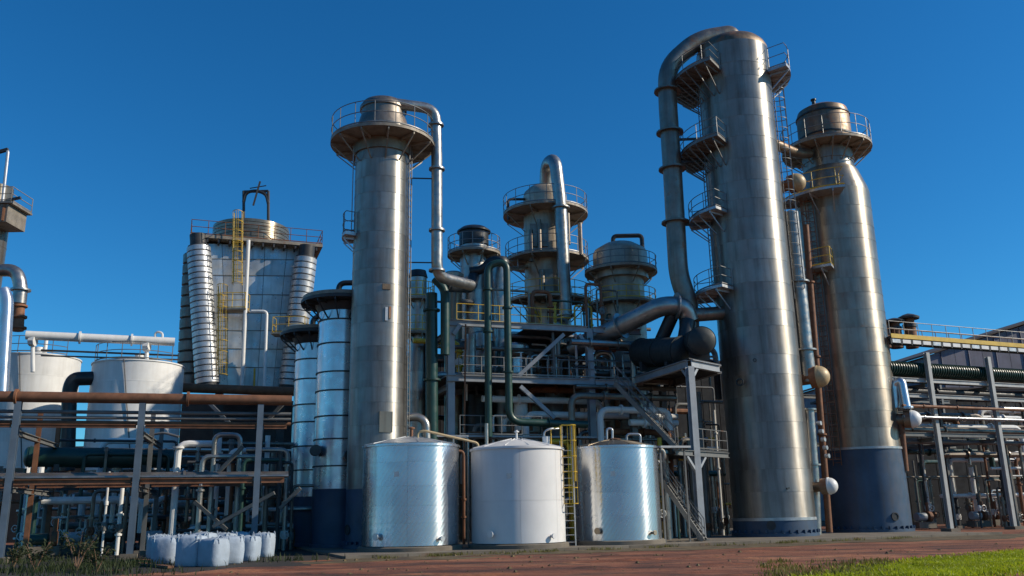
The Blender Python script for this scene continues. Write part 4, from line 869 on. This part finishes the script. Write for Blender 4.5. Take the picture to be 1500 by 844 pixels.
# ================================================================== RIGHT PIPE RACK AND SHED
qu = Vector((math.cos(R(23)), math.sin(R(23)), 0)); QA = G(1393, 779) - qu * 5.0; QA.z = 0; QB = QA + qu * 11; qv = Vector((-qu.y, qu.x, 0)); ql = (QB - QA).length
U0 = (SX + sr * 0.80 - QA.x) / qu.x
def QP(u, v, z): return QA + qu * u + qv * v + Z * z
tq = thing('pipe_rack', 'grey steel pipe rack with tall pale posts at the right edge', 'rack', QP(0, 0, 0))
def zq(py, px=1357): return ZA(px, py, 58.2)
zq1 = zq(524)
pu = [5.0, 10.6]
for v in (0, 4.5, 9):
    for j, u in enumerate([pu[0] - 5.6] + pu + [pu[1] + 5.6]):
        if j == 0 and v < 6: continue
        c = MB().ibeam(QP(u, v, .05), QP(u, v, zq1), .28 if v == 0 else .2, .28 if v == 0 else .2, .035, qv).build('post', 'post_pale' if v == 0 else 'steel_grey', tq)
        MB().box(QP(u, v, .1), (.8, .8, .2), qu, qv).build('footing', 'concrete', c)
for v in (0.26, 4.5, 9):
    for py in (563, 585, 640):
        MB().ibeam(QP(U0, v, zq(py)), QP(ql + 6, v, zq(py)), .16, .26, .03).build('beam', 'post_pale' if v < 1 and py != 640 else 'steel_grey', tq)
for u in pu:
    for py in (563, 640): MB().ibeam(QP(u, .4, zq(py) - .3), QP(u, 9, zq(py) - .3), .2, .26, .03).build('beam', 'steel_grey', tq)
for (py, v, r_, m, lb_) in ((602, -.35, .10, 'rust', 'rust orange pipe running along the right rack'), (617, -.3, .09, 'galv_plain', 'thin pale pipe under the rust orange pipe on the right rack'),
                       (575, 1.2, .22, 'steel_dark', 'dark pipe on the upper level of the right rack'), (632, .9, .2, 'pipe_brown', 'brown pipe on the lower level of the right rack'),
                       (648, 1.5, .14, 'steel_grey', 'lowest grey pipe on the right rack'), (592, 2.4, .15, 'pipe_ins', 'pale pipe behind the rust orange one on the right rack')):
    pipe('rack_pipe', lb_, [QP(U0, v, zq(py)), QP(ql * .5, v, zq(py)), QP(ql + 6, v, zq(py))], r_, m, 'pipes on the right rack', n=12, flanges=((0, .5), (1, .1)))
# finned tubes: a bank of green ribbed tubes under the walkway
zt0 = zq(546)
tg = thing('tube_bank', 'dark green ribbed tube bank under the yellow walkway', 'tube bank', QP(0, 1, zt0 - .6))
for k in range(5):
    v = .6 + k * .8
    MB().tube([QP(U0, v, zt0 + (k % 2) * .1), QP(ql + 6, v, zt0 + (k % 2) * .1)], .36, 14).build('tube', 'green', tg)
for i in range(70):
    q = QP(U0 + (ql + 6 - U0) * (i + .5) / 70, .6, zt0)
    MB().lathe(q, [(.34, -.05), (.46, -.03), (.46, .03), (.34, .05)], 14, axis=qu).build('fin', 'green', tg)
# yellow walkway
zw = zq(507, 1330)
tw = thing('yellow_walkway', 'yellow edged overhead walkway with railing at the right', 'walkway', QP(0, -.2, zw))
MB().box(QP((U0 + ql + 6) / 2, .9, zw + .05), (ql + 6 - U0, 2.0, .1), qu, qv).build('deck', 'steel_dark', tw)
MB().bar(QP(U0, -.15, zw + .12), QP(ql + 6, -.15, zw + .12), .08, .28).build('toe_board', 'yellow', tw)
nb = 17
for i in range(nb):
    a_ = QP(U0 + (ql + 6 - U0) * i / nb + .1, -.12, zw - .2); b_ = QP(U0 + (ql + 6 - U0) * (i + 1) / nb - .1, -.12, zw - .2)
    MB().bar(a_, b_, .06, .24).build('fascia_panel', 'white' if i % 4 else 'galv_plain', tw)
    MB().bar(QP(U0 + (ql + 6 - U0) * i / nb, -.1, zw - .4), QP(U0 + (ql + 6 - U0) * i / nb, -.1, zw + .1), .1).build('bracket', 'steel_dark', tw)
dkq = tw.children[0]
railing(dkq, [QP(U0 + (ql + 6 - U0) * i / 12, -.1, zw + .1) for i in range(13)], 1.0, 'rail')
railing(dkq, [QP(U0 + (ql + 6 - U0) * i / 12, 1.85, zw + .1) for i in range(13)], 1.0, 'rust')
# mushroom vents
for (x, y0, y1, lb_) in ((1297, 498, 470, 'leftmost roof vent, half hidden by the bottle neck tower'), (1313, 498, 468, 'middle mushroom topped vent above the yellow walkway'), (1335, 498, 462, 'tallest mushroom topped vent, right of the other two')):
    Yv = 60.5; q0 = P(x, y0, Yv); q1 = P(x, y1, Yv); hh = q1.z - q0.z; r_ = .42
    t = thing('mushroom_vent', lb_, 'vent', q0, 'mushroom vents above the walkway')
    MB().lathe(q0, [(r_, -.6), (r_, hh * .45), (r_ * .85, hh * .5), (r_ * .85, hh * .85)], 20).build('stack', 'rust', t)
    MB().lathe(q0, [(r_ + .01, hh * .5), (r_ * 1.12, hh * .5), (r_ * 1.12, hh * .62), (r_ + .01, hh * .62)], 20).build('collar', 'steel_dark', t)
    MB().lathe(q0, [(.01, hh * .82), (r_ * 1.7, hh * .84), (r_ * 1.75, hh * .92), (r_ * .9, hh * 1.02), (.01, hh * 1.08)], 20).build('cap', 'steel_dark', t)
# white swan neck pipe by the bottle neck tower
pipe('swan_neck_pipe', 'bright silver swan neck pipe right of the bottle neck tower', [P(1311, 598, 55.5), P(1309, 562, 55.5), P(1320, 558, 55.2), P(1328, 600, 55)], .30, 'alu', rad=.5, n=18, flanges=((2, .95),))
drum(1336, 614, 55, 13, 'white', 'white round ended drum below the silver swan neck pipe', (.9, -.5, 0))
pipe('branch_pipe', 'rusty branch pipe below the silver swan neck pipe', [P(1318, 606, 55.3), P(1322, 650, 55.5), P(1326, 690, 55.6)], .22, 'rust', n=12)
# shed with gable roof behind the right rack
def shed(name, label, c, wdt, dep, eave, ridge, wallm, roofm, ang=AX, panels=8):
    ux = Vector((math.cos(ang), math.sin(ang), 0)); uy = Vector((-math.sin(ang), math.cos(ang), 0)); c = Vector(c)
    t = thing(name, label, 'building', c)
    pw = wdt / panels
    for i in range(panels):
        x0, x1 = -wdt / 2 + pw * i, -wdt / 2 + pw * (i + 1) - .04
        hz = lambda x: eave + (ridge - eave) * (1 - abs(x) / (wdt / 2))
        q = [c + ux * x0, c + ux * x1, c + ux * x1 + uy * .2, c + ux * x0 + uy * .2]
        tp = [q[0] + Z * hz(x0), q[1] + Z * hz(x1), q[2] + Z * hz(x1), q[3] + Z * hz(x0)]
        MB().hexa(q + tp).build('wall_panel', wallm, t)
        for k in (.5,):
            xx = x0 + (x1 - x0) * k; MB().bar(c + ux * xx - uy * .04 + Z * .1, c + ux * xx - uy * .04 + Z * (hz(xx) - .05), .08).build('wall_rib', wallm, t)
    MB().box(c - ux * (wdt / 2 - .1) + uy * dep / 2 + Z * eave / 2, (.2, dep - .5, eave), ux, uy).build('side_wall', wallm, t)
    MB().box(c + ux * (wdt / 2 - .1) + uy * dep / 2 + Z * eave / 2, (.2, dep - .5, eave), ux, uy).build('side_wall', wallm, t)
    for s_ in (-1, 1):
        A = c + ux * s_ * (wdt / 2 + .5) - uy * .5 + Z * (eave - .1); B = c - uy * .5 + Z * (ridge + .22) + ux * s_ * .01
        q = [A, B, B + uy * (dep + 1), A + uy * (dep + 1)]; MB().hexa(q + [p + Z * .18 for p in q]).build('roof', roofm, t)
    return t
rp = P(1385, 508, 80); rdg = P(1640, 432, 84)
shed('gabled_shed', 'violet grey shed with brown gable roof beyond the right rack', ((rdg.x), 84 + 2, 0), (rdg.x - rp.x) * 2.05, 30, rp.z - .3, rdg.z, 'bldg_violet', 'roof', R(8), 14)
# long dark process halls behind the pipework
def hall(label, x0, x1, ytop, Y, dep, ang, panels):
    A, B = P(x0, 740, Y), P(x1, 740, Y + (P(x1, 740, Y).x - P(x0, 740, Y).x) * math.tan(ang)); zt_ = ZA((x0 + x1) / 2, ytop, Y)
    A.z = B.z = 0; ux = (B - A).normalized(); uy = Vector((-ux.y, ux.x, 0)); Ln = (B - A).length
    t = thing('process_hall', label, 'building', (A + B) / 2)
    for i in range(panels):
        a_ = A + ux * Ln * i / panels; b_ = A + ux * (Ln * (i + 1) / panels - .06); hh = zt_
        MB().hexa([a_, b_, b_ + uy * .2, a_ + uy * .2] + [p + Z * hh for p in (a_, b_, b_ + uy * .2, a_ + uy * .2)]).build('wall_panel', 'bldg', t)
    c = (A + B) / 2 + uy * dep / 2
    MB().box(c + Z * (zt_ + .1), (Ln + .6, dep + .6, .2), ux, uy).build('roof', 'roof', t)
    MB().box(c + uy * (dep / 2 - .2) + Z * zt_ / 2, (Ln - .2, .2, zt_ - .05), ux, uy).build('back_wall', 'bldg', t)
    for k in (-1, 1): MB().box(c + ux * k * (Ln / 2 - .15) + Z * zt_ / 2, (.2, dep - .6, zt_ - .05), ux, uy).build('side_wall', 'bldg', t)
    MB().tube([A - uy * .15 + Z * (zt_ - .1), B - uy * .15 + Z * (zt_ - .1)], .12, 8).build('gutter', 'steel_dark', t)
hall('long low dark hall far behind the left pipe rack', -120, 440, 655, 74, 14, R(6), 22)
hall('dark hall behind the middle steel frame', 560, 1090, 520, 70, 12, R(12), 20)
hall('dark hall under and behind the right pipe rack', 1290, 1640, 568, 76, 10, R(8), 16)

# ================================================================== BULK BAGS
def bag_mesh():
    vs = []; fs = []; n = 24; prof = [(0, .0), (.42, .0), (.46, .05), (.475, .25), (.48, .5), (.475, .75), (.455, .93), (.42, 1.0), (.25, 1.04), (.12, 1.03), (.07, 1.07), (0, 1.06)]
    for (r_, z_) in prof:
        for k in range(n):
            a = 2 * math.pi * k / n; e = 4.5 if z_ < 1.02 else 2.5
            d = (abs(math.cos(a)) ** e + abs(math.sin(a)) ** e) ** (-1 / e); w_ = 1 + .02 * math.sin(5 * a + z_ * 7) + .015 * math.sin(11 * a + 3 * z_)
            vs.append(Vector((r_ * d * math.cos(a) * w_, r_ * d * math.sin(a) * w_, z_)))
    for i in range(len(prof) - 1):
        for k in range(n): fs.append((i * n + k, i * n + (k + 1) % n, (i + 1) * n + (k + 1) % n, (i + 1) * n + k))
    return MB().add(vs, fs)
spots = [(243, 827, 'leftmost of the front row'), (279, 831, 'second from the left, front row'), (312, 831, 'third from the left, front row'), (336, 827, 'fourth from the left, front row'),
         (361, 823, 'second from the right end'), (385, 817, 'rightmost, nearest the blue vessels'), (232, 819, 'half hidden at the left end of the back row'), (262, 821, 'half hidden behind the two leftmost bags'),
         (296, 822, 'half hidden behind the second and third bags'), (326, 819, 'half hidden behind the third and fourth bags'), (352, 815, 'half hidden behind the right end of the row')]
proto = None
for i, (x, y, lb_) in enumerate(spots):
    p = G(x, y); p.y += .5; p.x = P(x, y, p.y).x; p.z = 0
    if proto is None:
        t = thing('bulk_bag', '', 'bag', (0, 0, 0), 'bulk bags in front of the left rack'); bag_mesh().build('body', 'bag', t, sharp=60)
        for (sx, sy) in ((1, 1), (1, -1), (-1, 1), (-1, -1)):
            MB().tube([(sx * .45, sy * .30, .84), (sx * .43, sy * .31, 1.02), (sx * .38, sy * .36, 1.08), (sx * .33, sy * .41, 1.02), (sx * .31, sy * .44, .84)], .022, 5).build('lifting_loop', 'bag', t)
        proto = t
    else: t = copy_tree(proto)
    t.location = p; t.rotation_euler.z = R(rg.uniform(-25, 25)); s_ = rg.uniform(.94, 1.05); t.scale = (s_ * rg.uniform(.95, 1.06), s_, s_ * rg.uniform(.94, 1.05))
    t['label'] = 'white woven bulk bag, ' + lb_

# ================================================================== WEEDS, GRASS, STONES
def blades(name, label, cat, pts, hmin, hmax, wd, m, seed, per=1):
    r2_ = random.Random(seed); mb = MB()
    for p in pts:
        h_ = r2_.uniform(hmin, hmax); a = r2_.uniform(0, 6.283); d = Vector((math.cos(a), math.sin(a), 0)); ln = Vector((r2_.uniform(-.5, .5), r2_.uniform(-.5, .5), 0)) * h_
        p = Vector(p); mb.add([p - d * wd, p + d * wd, p + d * wd * .7 + ln * .4 + Z * h_ * .6, p + ln + Z * h_, p - d * wd * .7 + ln * .4 + Z * h_ * .6], [(0, 1, 2, 4), (4, 2, 3)])
    o = mb.build(name, m, origin=(0, 0, 0), sharp=180); tag(o, label, cat); o['kind'] = 'stuff'; return o
r3_ = random.Random(3)
ga = [G(1180, 850), G(1260, 833), G(1350, 821), G(1520, 806), G(1560, 814), G(1540, 836), G(1400, 848)]
tp0 = [Vector((p.x, p.y, 0)) for p in ga]; turf_pts = []
for i, p in enumerate(tp0):
    q = tp0[(i + 1) % len(tp0)]; nn = max(2, int((q - p).length / .7))
    for k in range(nn): turf_pts.append(p.lerp(q, k / nn) + Vector((r3_.uniform(-.4, .4), r3_.uniform(-.4, .4), 0)))
def inside(x, y, poly):
    c = False; j = len(poly) - 1
    for i in range(len(poly)):
        if (poly[i].y > y) != (poly[j].y > y) and x < (poly[j].x - poly[i].x) * (y - poly[i].y) / (poly[j].y - poly[i].y) + poly[i].x: c = not c
        j = i
    return c
def edge_dist(x, y, poly):
    best = 1e9; p = Vector((x, y, 0))
    for i in range(len(poly)):
        a_, b_ = poly[i], poly[(i + 1) % len(poly)]; ab = b_ - a_; t_ = max(0, min(1, (p - a_).dot(ab) / ab.length_squared)); best = min(best, (p - a_ - ab * t_).length)
    return best
xs_ = [p.x for p in turf_pts]; ys_ = [p.y for p in turf_pts]; gp = []
while len(gp) < 34000:
    x, y = r3_.uniform(min(xs_) - 1, max(xs_) + 1), r3_.uniform(min(ys_) - 1, max(ys_) + 1); ins = inside(x, y, tp0); ed = edge_dist(x, y, tp0)
    pr = .12 + .88 * min(1, ed / 1.6) if ins else max(0, .12 - ed * .15)
    cl = .5 + .5 * math.sin(x * 1.7 + 2 * math.sin(y * 1.1)) * math.sin(y * 1.9 + 1.5 * math.sin(x * .8))
    if r3_.random() < pr * (.45 + .55 * cl): gp.append((x, y, 0.0))
lawn = structure(slab('lawn', turf_pts, -.1, .006, 'turf'))
blades('grass', 'bright green grass patch at the lower right', 'grass', gp, .03, .11, .02, 'grass', 8)
tp = []
for i in range(60):
    c = k0 + kd * r3_.uniform(.5, 30) - kn * abs(r3_.gauss(.5, .6))
    for j in range(r3_.randint(8, 40)): tp.append((c.x + r3_.gauss(0, .22), c.y + r3_.gauss(0, .12), 0.01))
for i in range(90):
    c = G(r3_.uniform(1120, 1300), r3_.uniform(822, 846))
    for j in range(r3_.randint(6, 30)): tp.append((c.x + r3_.gauss(0, .18), c.y + r3_.gauss(0, .18), 0.01))
blades('weeds', 'yellowish weed tufts along the kerb before the storage tanks', 'weeds', tp, .04, .16, .016, 'tuft', 12)
wp = []
for (x, y, n, sp) in ((40, 838, 260, 1.2), (95, 835, 420, 1.5), (135, 830, 260, 1.2), (180, 828, 200, 1.0), (215, 830, 120, .7), (20, 826, 200, 1.0), (150, 842, 300, 1.4), (420, 822, 100, .9), (70, 822, 260, 1.5)):
    c = G(x, y)
    for i in range(n): wp.append((c.x + r3_.gauss(0, sp), c.y + r3_.gauss(0, sp * .7), 0))
blades('weeds', 'low dark weeds at the lower left in front of the pipe rack', 'weeds', wp, .08, .36, .02, 'leaf', 9)
def shrub(x, y, h_, label, seed):
    r4 = random.Random(seed); c = G(x, y); t = thing('shrub', label, 'shrub', c, 'shrubs by the left rack'); sm = MB(); lf = MB()
    for i in range(9):
        a = r4.uniform(0, 6.28); tip = c + Vector((math.cos(a) * h_ * .45, math.sin(a) * h_ * .45, h_ * r4.uniform(.6, 1))); md = c.lerp(tip, .5) + Z * h_ * .12; sm.tube([c, md, tip], [.022, .014, .006], 5)
        for k in range(26):
            q = md.lerp(tip, r4.uniform(-.4, 1.05)) + Vector((r4.gauss(0, .09), r4.gauss(0, .09), r4.gauss(0, .07))); d1 = Vector((r4.uniform(-1, 1), r4.uniform(-1, 1), r4.uniform(-.5, .8))).normalized() * .085; d2 = d1.orthogonal().normalized() * .03
            lf.add([q - d1, q + d2, q + d1, q - d2], [(0, 1, 2, 3)])
    sm.build('stem', 'stem', t); lf.build('foliage', 'leaf', t, sharp=180)
for i, (x, y, h_, lb_) in enumerate(((50, 838, 1.0, 'leggy reddish shrub at the far left corner'), (112, 836, 1.35, 'tallest weedy shrub, left of the second rack post'), (142, 838, .8, 'low bushy shrub in front of the second rack post'), (18, 834, .9, 'small shrub at the foot of the leftmost rack post'))):
    shrub(x, y, h_, lb_, 40 + i)
# scattered stones and clods
r5 = random.Random(21); mb = MB()
for i in range(380):
    x = r5.uniform(300, 1500); y = r5.uniform(818, 846) - (x - 500) * .022; c = G(x, min(y, 850)); s_ = r5.choice((.015, .02, .02, .03, .03, .04, .06, .1))
    vs = [c + Vector((r5.uniform(.6, 1.2) * s_ * dx, r5.uniform(.6, 1.2) * s_ * dy, max(-.01, s_ * dz * r5.uniform(.5, 1)))) for dx, dy, dz in ((1, 0, .2), (0, 1, .2), (-1, 0, .2), (0, -1, .2), (0, 0, 1))]
    mb.add(vs, [(0, 1, 4), (1, 2, 4), (2, 3, 4), (3, 0, 4)])
o = mb.build('stones', 'soil', origin=(0, 0, 0)); tag(o, 'small stones and clods scattered over the red dirt', 'stones'); o['kind'] = 'stuff'
# pieces of timber by the bags
for i, (xa, ya, xb, yb_) in enumerate(((190, 822, 232, 825), (205, 828, 250, 834))):
    A, B = G(xa, ya), G(xb, yb_); tag(MB().bar(A + Z * .06, B + Z * .07, .2, .08).build('timber_plank', 'rust'), ('rust brown plank lying left of the bulk bags, nearer the rack post' if i == 0 else 'rust brown plank lying just before the leftmost bulk bag'), 'plank')
